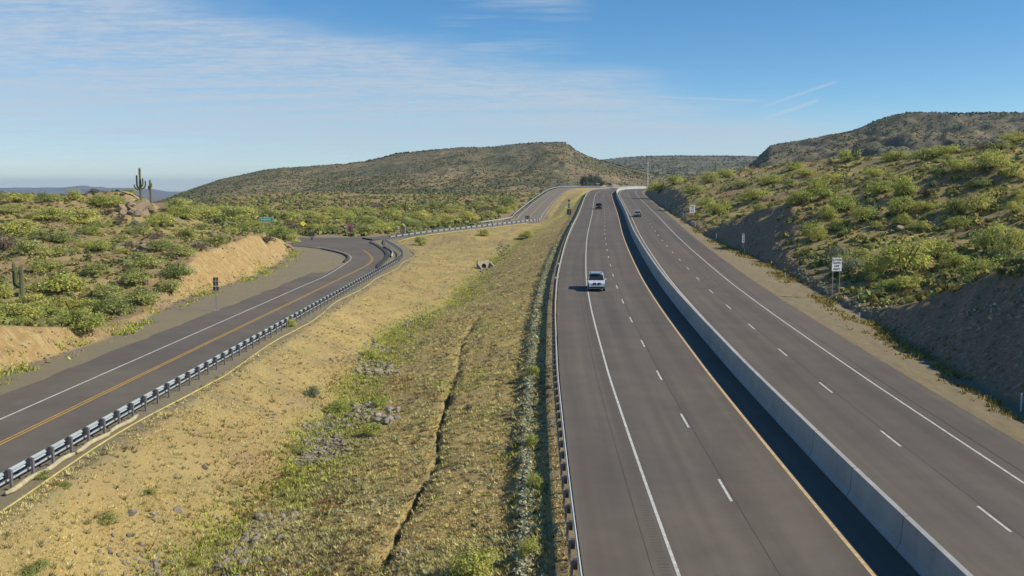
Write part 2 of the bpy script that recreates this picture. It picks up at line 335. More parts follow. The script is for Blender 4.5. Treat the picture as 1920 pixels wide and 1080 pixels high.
# sink the ground under the pavements
for C, half in ((FF, 4.6),):
    nb = (GY > 215) & (GX < 200)
    d, zc, _ = seg_dist(GX[nb], GY[nb], C[::2]); g = GZ[nb]
    g = np.where(d < half + .8, np.minimum(g, zc - .22), g)
    g = np.where((d >= half + .8) & (d < half + 7), np.clip(g, zc - .15 - (d - half) * .75, zc - .15 + (d - half) * .9), g); GZ[nb] = g
nb = inside(GX, GY, JUNC); GZ[nb] = np.minimum(GZ[nb], 1.9)
nb = (GX > fx(GY) - 6.1) & (GX < fx(GY) + 3.9) & (GY < 152); GZ[nb] = np.minimum(GZ[nb], 1.85)
hwl, hwr = hx(GY) - 10.9, hx(GY) + 14.1
nb = (GX > hwl) & (GX < hwr) & (GY < 556); GZ[nb] = hz(GY)[nb] - .3
nb = (GY > 480) & (GX > 20)
d, zc, _ = seg_dist(GX[nb], GY[nb], offset(HW, 1.5)[::3]); g = GZ[nb]; GZ[nb] = np.where(d < 13.6, np.minimum(g, zc - .3), np.where(d < 24, np.clip(g, zc - 8, zc - .1 + (d - 13.6) * .5), g))

# surface zones: R dry grass, G fresh green, B gravel, A bare cut soil
fe = np.interp(GY, [-50, 170, 185, 200, 222, 231, 240, 251, 271, 300], [-24.2, -20.6, -20.6, -22.3, -26.5, -29.5, -22, -11.2, 6.3, 9.5])
rail = hx(GY) - 11.1; swx = np.interp(GY, SWALE[:, 0], SWALE[:, 1]); tl = ip(GY, TOE_L); tr = hx(GY) + ip(GY, TOE_R)
zone = np.zeros(GX.shape + (4,), np.float32)
med = sstep(.6, 2.6, GX - fe) * sstep(0, 1.0, rail - GX) * (GY < 560)
zone[..., 0] = np.clip(med * (.75 + .5 * fbm(GX / 4, GY / 4, 4, 80)), 0, 1)
band = np.where(GX < swx, np.exp(-((GX - swx) / 1.6) ** 2), np.exp(-((GX - swx) / 3.2) ** 2)) * sstep(20, 60, GY)
zone[..., 1] = np.clip(1.25 * band * sstep(-.45, .2, fbm(GX / 5, GY / 7, 4, 90) + .25 * ((GY > 85) & (GY < 150))) + .5 * med * sstep(.25, .6, fbm(GX / 3, GY / 3, 4, 95)), 0, 1)
hillm = (sstep(1.5, 6, GX - tr) + sstep(2, 7, tl - GX) * (GY < 226)) * (GY < 460)
zone[..., 0] = np.maximum(zone[..., 0], hillm * .8 * sstep(-.25, .3, fbm(GX / 6, GY / 8, 4, 701)))
zone[..., 1] = np.maximum(zone[..., 1], hillm * .55 * sstep(-.05, .4, fbm(GX / 9, GY / 9, 4, 711)))
bench = (GX > np.where(GY < 228, tl, -140)) & (GX < fe + 1.6) & (GY < 262)
sh = (GX > hx(GY) + 13) & (GX < tr + .5)
nearroad = sstep(3.0, .5, rail - GX) * (GX < rail + 2)
zone[..., 2] = np.clip(np.maximum.reduce([bench * 1.0, sh * .75, nearroad * .45, med * .0 + sstep(3.2, 1.2, GX - fe) * (GX > fe) * .8 * (GY < 560)]), 0, 1)
gl = np.gradient(GZ, axis=1) / np.gradient(GX, axis=1)
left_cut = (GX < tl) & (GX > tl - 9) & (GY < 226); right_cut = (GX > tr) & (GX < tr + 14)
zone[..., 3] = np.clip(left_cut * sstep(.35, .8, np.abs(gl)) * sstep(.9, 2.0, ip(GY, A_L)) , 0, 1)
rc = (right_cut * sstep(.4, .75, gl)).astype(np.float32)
idx = np.arange(GX.size).reshape(GX.shape)
Q = np.stack([idx[:-1, :-1], idx[:-1, 1:], idx[1:, 1:], idx[1:, :-1]], -1).reshape(-1, 4)
gme = mesh_np('ground', np.stack([GX, GY, GZ], -1).reshape(-1, 3), Q, smooth=True)
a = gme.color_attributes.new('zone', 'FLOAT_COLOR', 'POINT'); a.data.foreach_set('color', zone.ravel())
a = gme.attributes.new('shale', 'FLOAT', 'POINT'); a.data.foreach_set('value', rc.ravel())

def ground_material():
    m = bpy.data.materials.new('desert_ground'); m.use_nodes = True; nt = m.node_tree; N, L = nt.nodes.new, nt.links.new
    b = nt.nodes['Principled BSDF']; b.inputs['Roughness'].default_value = .95; b.inputs['Specular IOR Level'].default_value = .1
    tc = N('ShaderNodeTexCoord'); at = N('ShaderNodeAttribute'); at.attribute_name = 'zone'
    def noise(scale, detail=5, rough=.65, st=None):
        n = N('ShaderNodeTexNoise'); v = tc.outputs['Object']
        if st: mp = N('ShaderNodeMapping'); L(v, mp.inputs[0]); mp.inputs['Scale'].default_value = st; v = mp.outputs[0]
        L(v, n.inputs['Vector']); n.inputs['Scale'].default_value = scale; n.inputs['Detail'].default_value = detail; n.inputs['Roughness'].default_value = rough; return n.outputs['Fac']
    def rng(v, a, b_, lo=0., hi=1.):
        n = N('ShaderNodeMapRange'); L(v, n.inputs[0]); n.inputs[1].default_value = a; n.inputs[2].default_value = b_; n.inputs[3].default_value = lo; n.inputs[4].default_value = hi; return n.outputs[0]
    def mix(f, A, B, mode='MIX'):
        n = N('ShaderNodeMix'); n.data_type = 'RGBA'; n.blend_type = mode
        for s, v in ((0, f), (6, A), (7, B)):
            if isinstance(v, (int, float)): n.inputs[s].default_value = v
            elif isinstance(v, tuple): n.inputs[s].default_value = (*v, 1)
            else: L(v, n.inputs[s])
        return n.outputs[2]
    def mul(a, b_):
        n = N('ShaderNodeMath'); n.operation = 'MULTIPLY'; n.use_clamp = True
        for i, v in enumerate((a, b_)):
            if isinstance(v, (int, float)): n.inputs[i].default_value = v
            else: L(v, n.inputs[i])
        return n.outputs[0]
    sep = N('ShaderNodeSeparateColor'); L(at.outputs['Color'], sep.inputs[0])
    n1, n2, n3, n4 = noise(.25), noise(1.6), noise(7, 6, .7), noise(28, 4, .7)
    soil = mix(rng(n1, .35, .65), (.33, .22, .11), (.27, .195, .11)); soil = mix(rng(n2, .48, .62), soil, (.42, .31, .15)); soil = mix(rng(n3, .53, .62), soil, (.14, .10, .06))
    grass = mix(rng(n2, .35, .65), (.48, .345, .13), (.42, .325, .135)); grass = mix(rng(n3, .5, .66), grass, (.58, .45, .19)); grass = mix(rng(n1, .46, .62), grass, (.35, .285, .13)); grass = mix(rng(n4, .54, .66), grass, (.13, .10, .05))
    green = mix(rng(n3, .4, .62), (.20, .215, .05), (.30, .295, .08)); green = mix(rng(n2, .5, .65), green, (.37, .29, .10))
    grav = mix(rng(n4, .4, .62), (.19, .165, .115), (.30, .26, .175)); grav = mix(rng(n1, .42, .62), grav, (.27, .22, .13)); grav = mix(rng(n3, .58, .68), grav, (.34, .29, .18))
    str_ = noise(3.5, 5, .65, (1, 1, .28))
    strat = noise(.9, 5, .7, (1, 2.2, .5)); cut = mix(rng(n2, .38, .62), (.40, .27, .11), (.33, .22, .10)); cut = mix(rng(strat, .48, .62), cut, (.46, .36, .17)); cut = mix(rng(n3, .54, .64), cut, (.25, .165, .075)); cut = mix(rng(n4, .58, .68), cut, (.20, .13, .06))
    c = mix(sep.outputs[0], soil, grass); c = mix(mul(sep.outputs[1], rng(n2, .3, .6, .4, 1.)), c, green); c = mix(sep.outputs[2], c, grav); c = mix(at.outputs['Alpha'], c, cut)
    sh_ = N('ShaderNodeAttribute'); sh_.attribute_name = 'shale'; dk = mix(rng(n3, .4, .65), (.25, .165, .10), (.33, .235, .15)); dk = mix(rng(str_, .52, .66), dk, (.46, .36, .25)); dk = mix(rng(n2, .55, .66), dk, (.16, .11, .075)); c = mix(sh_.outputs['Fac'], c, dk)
    L(c, b.inputs['Base Color'])
    bp = N('ShaderNodeBump'); bp.inputs['Strength'].default_value = .75; bp.inputs['Distance'].default_value = .12; L(mix(.5, n3, n4), bp.inputs['Height']); L(bp.outputs[0], b.inputs['Normal'])
    return m
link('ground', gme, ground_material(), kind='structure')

def ground_z(X, Y):
    """height of the built ground sheet (bilinear)"""
    X = np.atleast_1d(np.asarray(X, float)); Y = np.atleast_1d(np.asarray(Y, float)); r = np.interp(Y, rows, np.arange(len(rows))); i = np.clip(r.astype(int), 0, len(rows) - 2); fr = r - i
    def row(k):
        tt = np.clip(X / (.66 * rows[k] + 34), -1, 1); c = np.interp(tt, t, np.arange(NC)); j = np.clip(c.astype(int), 0, NC - 2); f = c - j
        return GZ[k, j] * (1 - f) + GZ[k, j + 1] * f
    return row(i) * (1 - fr) + row(i + 1) * fr
def hit(px, py): return ray_hit(px, py, lambda X, Y: ground_z(X, Y))

# far plain reaching the horizon, distant mountains, mesas
M_plain = mat('plain_soil', (.17, .13, .08), .25, .02, .95, coord='Object')
pv = []; pr = np.array([700., 1200, 2500, 6000, 16000]); pa = np.linspace(-.9, .9, 40)
PV = np.array([(r * math.sin(a_), r * math.cos(a_), ip(r, [(700, -3), (1200, -15), (2500, -40), (6000, -60), (40000, -60)])) for r in pr for a_ in pa])
pi = np.arange(len(PV)).reshape(len(pr), len(pa)); PQ = np.stack([pi[:-1, :-1], pi[:-1, 1:], pi[1:, 1:], pi[1:, :-1]], -1).reshape(-1, 4)
link('far_plain', mesh_np('far_plain', PV, PQ), M_plain, kind='structure')

def ridge_patch(name, m, u0, u1, nu, y0, y1, yb, ny, ridge, z0f, prof, gully, seed, smooth=True):
    """relief between a foot at distance y0 and a ridge at y1 whose skyline follows `ridge` (column, row) pairs; falls away to yb behind"""
    u = np.linspace(u0, u1, nu); rp = np.asarray(ridge, float); ru = (rp[:, 0] - 960) / F; rr = np.interp(u, ru, rp[:, 1])
    zr = CAMZ + (350 - rr) * y1 / 1811.0
    y = np.concatenate([np.linspace(y0, y1, ny), np.linspace(y1, yb, ny // 3 + 2)[1:]])
    U, Yg = np.meshgrid(u, y); ZR = np.repeat(zr[None], len(y), 0); tt = np.clip((Yg - y0) / (y1 - y0), 0, 1); z0 = z0f(U)
    p_ = np.interp(tt, prof[0], prof[1]); Z = z0 + (ZR - z0) * p_
    X = U * Yg
    g = gully * (fbm(X / (y1 * .05), Yg / (y1 * .16), 5, seed) + .5 * fbm(X / (y1 * .015), Yg / (y1 * .03), 4, seed + 9))
    Z = Z + g * np.sin(np.clip(tt, 0, 1) * math.pi) ** .7 * (ZR - z0) / 30 + np.where(Yg > y1, -(Yg - y1) * .12, 0)
    Z = Z + (ZR - z0) * .006 * fbm(X / (y1 * .008), Yg / (y1 * .01), 3, seed + 4)
    id_ = np.arange(U.size).reshape(U.shape); q = np.stack([id_[:-1, :-1], id_[:-1, 1:], id_[1:, 1:], id_[1:, :-1]], -1).reshape(-1, 4)
    o = link(name, mesh_np(name, np.stack([X, Yg, Z], -1).reshape(-1, 3), q, smooth), m, kind='structure')
    return o, (X, Yg, Z)
M_mesa = mat('mesa_slope', (.205, .155, .080), .35, .06, .95, base2=(.120, .108, .058), s2=.010, bump=.5, bscale=.3)
M_mesad = mat('basalt_slope', (.155, .125, .075), .35, .05, .95, base2=(.115, .105, .06), s2=.012, bump=.5, bscale=.25)
M_far = mat('distant_slope', (.13, .11, .09), .3, .004, .95)
mesa1, G1 = ridge_patch('mesa_hill', M_mesa, -.47, .21, 420, 600, 1180, 1700, 190,
    [(110, 425), (200, 405), (310, 374), (340, 362), (420, 336), (500, 319), (530, 315), (560, 314), (650, 308), (690, 303), (720, 295), (750, 288), (800, 283), (860, 278), (920, 277), (960, 272), (1000, 269), (1030, 268), (1058, 268), (1075, 281), (1095, 292), (1130, 303), (1160, 311), (1215, 324), (1260, 333), (1340, 345)],
    lambda U: 8.6 - 9 * sstep(-.30, -.42, U) - 2.0, ((0, .25, .5, .75, .9, 1), (0, .16, .38, .68, .9, 1)), 4.2, 101)
mesa2, G2 = ridge_patch('far_mesa', M_mesad, .05, .30, 180, 1500, 2500, 3600, 80,
    [(1040, 312), (1125, 301), (1160, 297), (1200, 294), (1260, 293), (1330, 293), (1400, 294), (1440, 295), (1520, 296)], lambda U: U * 0 + 30.0, ((0, .3, .6, .85, 1), (0, .22, .5, .82, 1)), 5.0, 131)
mesa3, G3 = ridge_patch('dark_mesa', M_mesad, .245, .86, 260, 470, 900, 1500, 110,
    [(1400, 310), (1415, 299), (1425, 287), (1440, 273), (1470, 268), (1510, 263), (1550, 254), (1590, 246), (1615, 236), (1640, 225), (1665, 218), (1690, 215), (1750, 214), (1920, 213), (2200, 216), (2500, 226)], lambda U: U * 0 + 17.0, ((0, .3, .6, .85, 1), (0, .25, .55, .86, 1)), 6.0, 161)
ridge_patch('mountain_range', M_far, -.62, .02, 160, 9500, 12000, 15000, 30,
    [(-200, 356), (0, 355), (80, 353), (130, 352), (170, 350.5), (200, 352), (250, 353), (290, 354), (305, 357), (330, 361), (600, 366), (960, 368)], lambda U: U * 0 - 60.0, ((0, .5, 1), (0, .55, 1)), 30.0, 191)
M_crag = M_mesad

# ------------------------------------------------------------------ pavements and painted lines
M_asph = mat('highway_asphalt', (.134, .110, .086), .10, .35, .85, bump=.12, bscale=60, base2=(.118, .100, .083), s2=.06)
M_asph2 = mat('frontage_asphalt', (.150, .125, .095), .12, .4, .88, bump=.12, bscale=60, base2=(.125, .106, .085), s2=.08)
M_white = mat('white_road_paint', (.52, .50, .45), .32, 5, .75)
M_yel = mat('yellow_road_paint', (.50, .29, .06), .3, 5, .7)
M_tan = mat('worn_orange_paint', (.55, .39, .20), .3, 4, .7)
def ribbon(C, lines, skirt=0.0):
    """strip of quads through lateral offsets `lines` = [(offset, dz)]"""
    L_ = [offset(C, o, dz) for o, dz in lines]
    if skirt: L_ = [L_[0] - (0, 0, skirt)] + L_ + [L_[-1] - (0, 0, skirt)]
    V = np.stack(L_, 1); n, k = V.shape[:2]; id_ = np.arange(n * k).reshape(n, k)
    return V.reshape(-1, 3), np.stack([id_[:-1, :-1], id_[:-1, 1:], id_[1:, 1:], id_[1:, :-1]], -1).reshape(-1, 4)
def join(parts):
    V, Q_, o = [], [], 0
    for v, q in parts: V.append(v); Q_.append(q + o); o += len(v)
    return np.vstack(V), np.vstack(Q_)
V, Q = ribbon(HW, [(-10.9, 0), (-7.32, 0), (0, 0), (5, 0), (10, 0), (14.1, -.03)], .5)
hme = mesh_np('highway', V, Q); n_ = len(HW); la = np.tile([-10.9, -10.9, -7.32, 0, 5, 10, 14.1, 14.1], n_).astype(np.float32); sa = np.repeat(arclen(HW), 8).astype(np.float32)
for nm_, av in (('lateral', la), ('along', sa)): hme.attributes.new(nm_, 'FLOAT', 'POINT').data.foreach_set('value', av)
def streaks(m):
    nt = m.node_tree; N, L = nt.nodes.new, nt.links.new; bs = nt.nodes['Principled BSDF']; src = bs.inputs['Base Color'].links[0].from_socket
    a, b = N('ShaderNodeAttribute'), N('ShaderNodeAttribute'); a.attribute_name = 'lateral'; b.attribute_name = 'along'
    for (ka, kb, lo, hi, det) in ((.75, .012, .84, 1.13, 2), (2.2, .05, .95, 1.05, 4)):
        ma, mb_ = N('ShaderNodeMath'), N('ShaderNodeMath'); ma.operation = mb_.operation = 'MULTIPLY'; L(a.outputs['Fac'], ma.inputs[0]); ma.inputs[1].default_value = ka; L(b.outputs['Fac'], mb_.inputs[0]); mb_.inputs[1].default_value = kb
        cb = N('ShaderNodeCombineXYZ'); L(ma.outputs[0], cb.inputs[0]); L(mb_.outputs[0], cb.inputs[1]); no = N('ShaderNodeTexNoise'); L(cb.outputs[0], no.inputs['Vector']); no.inputs['Scale'].default_value = 1; no.inputs['Detail'].default_value = det
        mr = N('ShaderNodeMapRange'); L(no.outputs['Fac'], mr.inputs[0]); mr.inputs[1].default_value = .3; mr.inputs[2].default_value = .7; mr.inputs[3].default_value = lo; mr.inputs[4].default_value = hi
        mx = N('ShaderNodeMix'); mx.data_type = 'RGBA'; mx.blend_type = 'MULTIPLY'; mx.inputs[0].default_value = 1; L(src, mx.inputs[6]); L(mr.outputs[0], mx.inputs[7]); src = mx.outputs[2]
    L(src, bs.inputs['Base Color'])
streaks(M_asph); link('highway', hme, M_asph, kind='structure')
FRn = FR[FR[:, 1] <= 151]
near = ribbon(FRn, [(-6.3, 0), (0, 0), (3.75, 0)], .5)
near[0].reshape(len(FRn), 5, 3)[:, :2, 0] += (.45 * fbm(FRn[:, 1] / 3, FRn[:, 1] * 0, 4, 5))[:, None]
far = ribbon(FF[(FF[:, 0] > -37)], [(-4.3, 0), (0, 0), (4.4, 0)], .5)
fme = mesh_np('frontage_road', *join([near, far])); nfar = len(near[1])
bmj = bmesh.new(); bmj.from_mesh(fme)
vs = [bmj.verts.new((x, y, 2.094)) for x, y in JUNC]; fj = bmj.faces.new(vs); bmesh.ops.triangulate(bmj, faces=[fj]); bmj.to_mesh(fme); bmj.free()
fo = link('frontage_road', fme, [M_asph2, mat('pale_far_asphalt', (.20, .165, .125), .12, .4, .9, bump=.1, bscale=40)], kind='structure')  # second slot: same asphalt, coloured paler for the grazing view far off
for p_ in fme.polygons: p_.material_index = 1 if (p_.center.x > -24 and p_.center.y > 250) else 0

S_HW = arclen(HW)
def dashes(C, off, s0, period, length, w, s_end, dz=.008):
    S = arclen(C); out = []; s = s0
    while s < s_end:
        ss = np.linspace(s, s + length, 4); out.append(ribbon(np.array([at_s(C, S, q) for q in ss]), [(off - w / 2, dz), (off + w / 2, dz)])); s += period
    return out
def line(C, off, w=.13, dz=.008): return ribbon(C, [(off - w / 2, dz), (off + w / 2, dz)])
W = [line(HW, -7.32, .14), line(HW, 3.55, .14), line(HW, 10.95, .14)]
s_near = np.interp(38.0, HWY, S_HW)          # a dash of the left carriageway starts here
W += dashes(HW, -3.68, s_near - 12.19 * 4 + 4.6, 12.19, 3.05, .13, S_HW[-1] - 40); W += dashes(HW, 7.28, s_near - 12.19 * 4 + 13.3, 12.19, 3.05, .13, S_HW[-1] - 40)
wl = np.array([(-29.9, 160, 2.1), (-29.3, 170, 2.1), (-30.4, 181, 2.1), (-32.4, 190, 2.1), (-35.7, 199, 2.1), (-40.4, 208.5, 2.1), (-43.5, 214, 2.1)])
cv = spline(np.vstack([[(fx(y_) - 2.95, y_, 2.1) for y_ in range(-20, 150, 15)], wl[1:]]), 1.5); W.append(line(cv, 0, .15, .012))
W.append(line(spline([(-52, 255, 2.2), (-44, 255.2, 2.2), (-37, 256.4, 2.3), (-33, 258.5, 2.7)], 2), 1.2, .3, .03))
W += [line(FF[FF[:, 0] > -30], -3.6, .14), line(FF[FF[:, 0] > -30], 3.7, .14)]
link('road_markings', mesh_np('road_markings', *join(W)), M_white, kind='structure')
yc = FR[FR[:, 1] < 206]
link('road_markings', mesh_np('centre_markings', *join([line(yc, -.13, .12, .012), line(yc, .13, .12, .012)])), M_yel, kind='structure')
link('road_markings', mesh_np('edge_marking', *join([line(HW, 0, .17)])), M_tan, kind='structure')
link('road_markings', mesh_np('far_centre_marking', *join([line(FF[FF[:, 0] > -30], 0, .2)])), mat('faded_yellow_paint', (.4, .31, .17), .12, 3, .8), kind='structure')
# darker wheel-free joints, the rumble strip and the lane seam
M_seam = mat('asphalt_seam', (.075, .066, .06), .15, 2, .9)
rum = dashes(HW, -7.75, 5, .30, .12, .40, 190, .004)
seam = [line(HW, -3.5, .04, .004), line(HW, 7.5, .04, .004), line(HW, -8.25, .03, .004), line(HW, 11.75, .03, .004)]
link('road_seams', mesh_np('road_seams', *join(seam)), M_seam, kind='structure')
link('rumble_strip', mesh_np('rumble_strip', *join(rum)), mat('rumble_groove', (.116, .096, .078), .15, 2, .9), kind='structure')
# kerbs at the junction
M_kerb = mat('shaded_asphalt_kerb', (.06, .055, .05), .2, 2, .9); M_conc = mat('concrete', (.40, .37, .32), .12, 1.5, .85, bump=.2, bscale=25)  # kerb colour is near black to carry the shade on the berm
def kerb(pts, w, h, m, name='kerb'):
    C = spline(pts, 1.0); V, Q = ribbon(C, [(-w / 2, .0), (-w / 2 + .05, h), (w / 2 - .05, h), (w / 2, 0)], .3); return link(name, mesh_np(name, V, Q), m, kind='structure')
kerb([(-22.0, 158, 2.1), (-22.9, 166, 2.1), (-24.0, 184, 2.1), (-26.3, 199, 2.1), (-31.6, 222.6, 2.1), (-33.9, 231, 2.15), (-33.0, 238, 2.3)], .9, .16, M_kerb)
kerb([(-30.0, 171, 2.1), (-31.2, 182, 2.1), (-33.4, 190.5, 2.1), (-36.7, 198.5, 2.1), (-41.4, 208, 2.1)], .35, .15, M_kerb)
kerb([(-23.2, 184, 2.1), (-24.9, 199, 2.1), (-29.0, 217, 2.1)], .25, .2, M_conc)

# ------------------------------------------------------------------ concrete barrier
bprof = [(1.75, -.3), (1.75, .08), (1.90, .32), (1.97, 1.42), (2.20, 1.42), (2.28, .32), (2.43, .08), (2.43, -.3)]
V, Q = ribbon(HW, bprof); sb = np.repeat(arclen(HW), len(bprof)).astype(np.float32)
M_bar = mat('barrier_concrete', (.42, .41, .37), .10, .5, .8, bump=.15, bscale=20, base2=(.36, .355, .33), s2=.15)
bme = mesh_np('concrete_barrier', V, Q); bme.attributes.new('along', 'FLOAT', 'POINT').data.foreach_set('value', sb); bar = link('concrete_barrier', bme, M_bar)
def joints(m, period=6.1, wd=.012):
    nt = m.node_tree; N, L = nt.nodes.new, nt.links.new; bs = nt.nodes['Principled BSDF']; src = bs.inputs['Base Color'].links[0].from_socket; a = N('ShaderNodeAttribute'); a.attribute_name = 'along'
    d_ = N('ShaderNodeMath'); d_.operation = 'DIVIDE'; L(a.outputs['Fac'], d_.inputs[0]); d_.inputs[1].default_value = period; f_ = N('ShaderNodeMath'); f_.operation = 'FRACT'; L(d_.outputs[0], f_.inputs[0]); c_ = N('ShaderNodeMath'); c_.operation = 'LESS_THAN'; L(f_.outputs[0], c_.inputs[0]); c_.inputs[1].default_value = wd
    mx = N('ShaderNodeMix'); mx.data_type = 'RGBA'; L(c_.outputs[0], mx.inputs[0]); L(src, mx.inputs[6]); mx.inputs[7].default_value = (.16, .155, .14, 1)
    no = N('ShaderNodeTexNoise'); cb = N('ShaderNodeCombineXYZ'); L(a.outputs['Fac'], cb.inputs[0]); L(cb.outputs[0], no.inputs['Vector']); no.inputs['Scale'].default_value = .55; no.inputs['Detail'].default_value = 6; no.inputs['Roughness'].default_value = .75
    mr = N('ShaderNodeMapRange'); L(no.outputs['Fac'], mr.inputs[0]); mr.inputs[1].default_value = .3; mr.inputs[2].default_value = .7; mr.inputs[3].default_value = .82; mr.inputs[4].default_value = 1.1
    m2 = N('ShaderNodeMix'); m2.data_type = 'RGBA'; m2.blend_type = 'MULTIPLY'; m2.inputs[0].default_value = 1; L(mx.outputs[2], m2.inputs[6]); L(mr.outputs[0], m2.inputs[7]); L(m2.outputs[2], bs.inputs['Base Color'])
joints(M_bar)
tag(bar, 'tall pale concrete median barrier between the two highway carriageways', 'barrier')

# ------------------------------------------------------------------ guardrails
M_galv = mat('galvanised_steel', (.40, .45, .46), .10, 2, .5, metal=.15, spec=.5)
M_post = mat('steel_post', (.22, .20, .20), .15, 4, .6, metal=.4); M_block = mat('blockout', (.07, .065, .07), .2, 4, .8)
wb = [(0, .79), (.055, .75), (.055, .71), (-.02, .665), (-.02, .605), (.055, .56), (.055, .52), (0, .48)]
pm = MB().box((0, 0, .25), (.10, .15, 1.12)).mesh('post'); bmk = MB().box((0, 0, 0), (.15, .24, .36)).mesh('blockout')
pm.materials.append(M_post); bmk.materials.append(M_block)
def guardrail(C, side, label, first=0.0, maxposts=100, rub=False):
    """side=+1: posts stand to the right of travel"""
    S = arclen(C); root = thing('guardrail', label, 'guardrail', tuple(C[0]))
    o0 = C[0]; D = C - o0
    prof = [(-o * side, z) for o, z in wb]; V, Q = ribbon(D, prof); link('rail', mesh_np('rail', V, Q), M_galv, root)
    if rub: V, Q = ribbon(D, [(0, .30), (.02 * side, .26), (0, .20)]); link('rub_rail', mesh_np('rub_rail', V, Q), M_galv, root)
    s = first; n = 0; rest = []
    while s < S[-1] - .3:
        p = at_s(D, S, s); q = at_s(D, S, min(s + .5, S[-1])); rz = math.atan2(q[1] - p[1], q[0] - p[0]) - math.pi / 2
        nx, ny = math.cos(rz), math.sin(rz); px_, py_ = p[0] + nx * side * .27, p[1] + ny * side * .27
        if n < maxposts:
            o = bpy.data.objects.new('post', pm); COL.objects.link(o); o.parent = root; o.location = (px_, py_, p[2]); o.rotation_euler = (0, 0, rz)
            k = bpy.data.objects.new('blockout', bmk); COL.objects.link(k); k.parent = o; k.location = (-side * .135, 0, .64)
        else: rest.append((px_, py_, p[2], rz))
        s += 1.905; n += 1
    if rest:
        b = MB()
        for x, y, z, rz in rest: b.box((x, y, z + .25), (.10, .15, 1.12), rz); b.box((x - math.cos(rz) * side * .135, y - math.sin(rz) * side * .135, z + .64), (.15, .24, .36), rz)
        b.obj('post', M_post, root, kind='stuff')
    return root
gr_h = offset(HW[(HW[:, 1] > 14)], -11.1); gr_h[:, 2] -= .03
guardrail(gr_h[gr_h[:, 1] < 575], -1, 'long steel guardrail along the left shoulder of the highway above the dry median')
fy = np.arange(28, 171, 2.0)
grn = np.vstack([np.stack([fx(fy) + 4.15, fy, fy * 0 + 2.06], 1), [(-20.9, 176, 2.06), (-21.3, 184, 2.06), (-22.6, 194, 2.06), (-24.6, 204, 2.1), (-27.4, 217, 2.1), (-30.2, 229, 2.2), (-31.0, 234, 2.3)]])
guardrail(spline(grn, 1.5), 1, 'steel guardrail with dark blockouts beside the two-lane frontage road, curving round the junction corner', .6, 100, rub=True)
grf = [(-30.0, 234.5, 2.7), (-26, 238, 3.1), (-21, 243.0, 3.6), (-12.4, 251.5, 4.25), (-3, 261, 4.95), (5.5, 271, 5.5), (8, 277, 5.65)]
guardrail(spline(grf, 1.5), 1, 'bright guardrail run slanting from the junction up to the brown square sign', .2)
ffl = offset(FF[(FF[:, 0] > -6)], -5.2)
guardrail(ffl, -1, 'far guardrail on the outer left edge of the climbing frontage road', .3)
M_refl = mat('white_reflector', (.75, .75, .7), .05, 5, .5)

# ------------------------------------------------------------------ signs, delineators, mast
M_signw = mat('white_sign_sheeting', (.72, .73, .75), .04, 3, .5); M_black = mat('black_letters', (.015, .015, .018), .1, 5, .6)
M_gpost = mat('sign_post', (.30, .30, .29), .15, 6, .55, metal=.4); M_back = mat('sign_back_dark', (.075, .07, .06), .2, 3, .6, metal=.2)
M_green = mat('green_sign_sheeting', (.05, .33, .22), .06, 3, .5); M_brown = mat('brown_sign_sheeting', (.10, .05, .03), .1, 3, .6)
M_ylw = mat('yellow_sign_sheeting', (.75, .62, .03), .05, 3, .5); M_wpl = mat('white_plastic', (.70, .70, .64), .06, 5, .5); M_redb = mat('red_brown_board', (.42, .13, .09), .12, 3, .7)
def text(parent, body, size, loc, m, wide=1.0, name='lettering'):
    cu = bpy.data.curves.new(name, 'FONT'); cu.body = body; cu.align_x = 'CENTER'; cu.align_y = 'CENTER'; cu.size = size; cu.extrude = .004; cu.offset = size * .012
    o = bpy.data.objects.new(name, cu); me = bpy.data.meshes.new_from_object(o); bpy.data.objects.remove(o)
    me.transform(Matrix.Rotation(math.pi / 2, 4, 'X') @ Matrix.Diagonal((wide, 1, 1, 1))); me.name = name
    o = link(name, me, m, parent); o.location = loc; return o
def panel(parent, w, h, z, m, name='panel', border=None, y=0.0, x=0.0, th=.012):
    o = MB().box((x, y, z), (w, th, h), bev=.004).obj(name, m, parent)
    return o
def foot(px, py, lift=0.0):
    p = hit(px, py); return p
def post(parent, x, h, r=.04, y=.05, z0=-.3): return MB().box((x, y, (h + z0) / 2), (r * 1.6, r * 1.6, h - z0)).obj('post', M_gpost, parent)

# slower traffic sign
p = foot(1567, 556); s_ = F / p[1]
t1 = thing('road_sign', 'white rectangular SLOWER TRAFFIC KEEP RIGHT sign on two thin posts beside the right shoulder', 'sign', p, R(12))
w_, h_ = 20 / s_, 25 / s_; top = 73 / s_
panel(t1, w_, h_, top - h_ / 2, M_signw)
for i, wd in enumerate(('SLOWER', 'TRAFFIC', 'KEEP', 'RIGHT')): text(t1, wd, h_ * .205, (0, -.014, top - h_ * (.16 + .23 * i)), M_black, .95)
post(t1, -w_ * .36, top - .1); post(t1, w_ * .36, top - .1)
p = foot(1298, 410); s_ = F / p[1]; h_ = 14 / s_; w_ = 10.5 / s_; top = 25 / s_
t2 = thing('road_sign', 'small white SPEED LIMIT 65 sign with black numerals near the bend of the highway', 'sign', p, R(12))
panel(t2, w_, h_, top - h_ / 2, M_signw)
text(t2, 'SPEED', h_ * .24, (0, -.014, top - h_ * .17), M_black, .95); text(t2, 'LIMIT', h_ * .24, (0, -.014, top - h_ * .39), M_black, .95); text(t2, '65', h_ * .5, (0, -.014, top - h_ * .73), M_black, 1.05); post(t2, 0, top - .1, .05)
p = foot(1393, 472); s_ = F / p[1]; h_ = 17 / s_; w_ = 5 / s_; top = 34 / s_
t3 = thing('mile_marker', 'narrow upright mile marker with stacked numerals in front of the shaded cut slope', 'mile marker', p, R(12))
panel(t3, w_, h_, top - h_ / 2, mat('weathered_marker_face', (.42, .45, .44), .1, 3, .6))
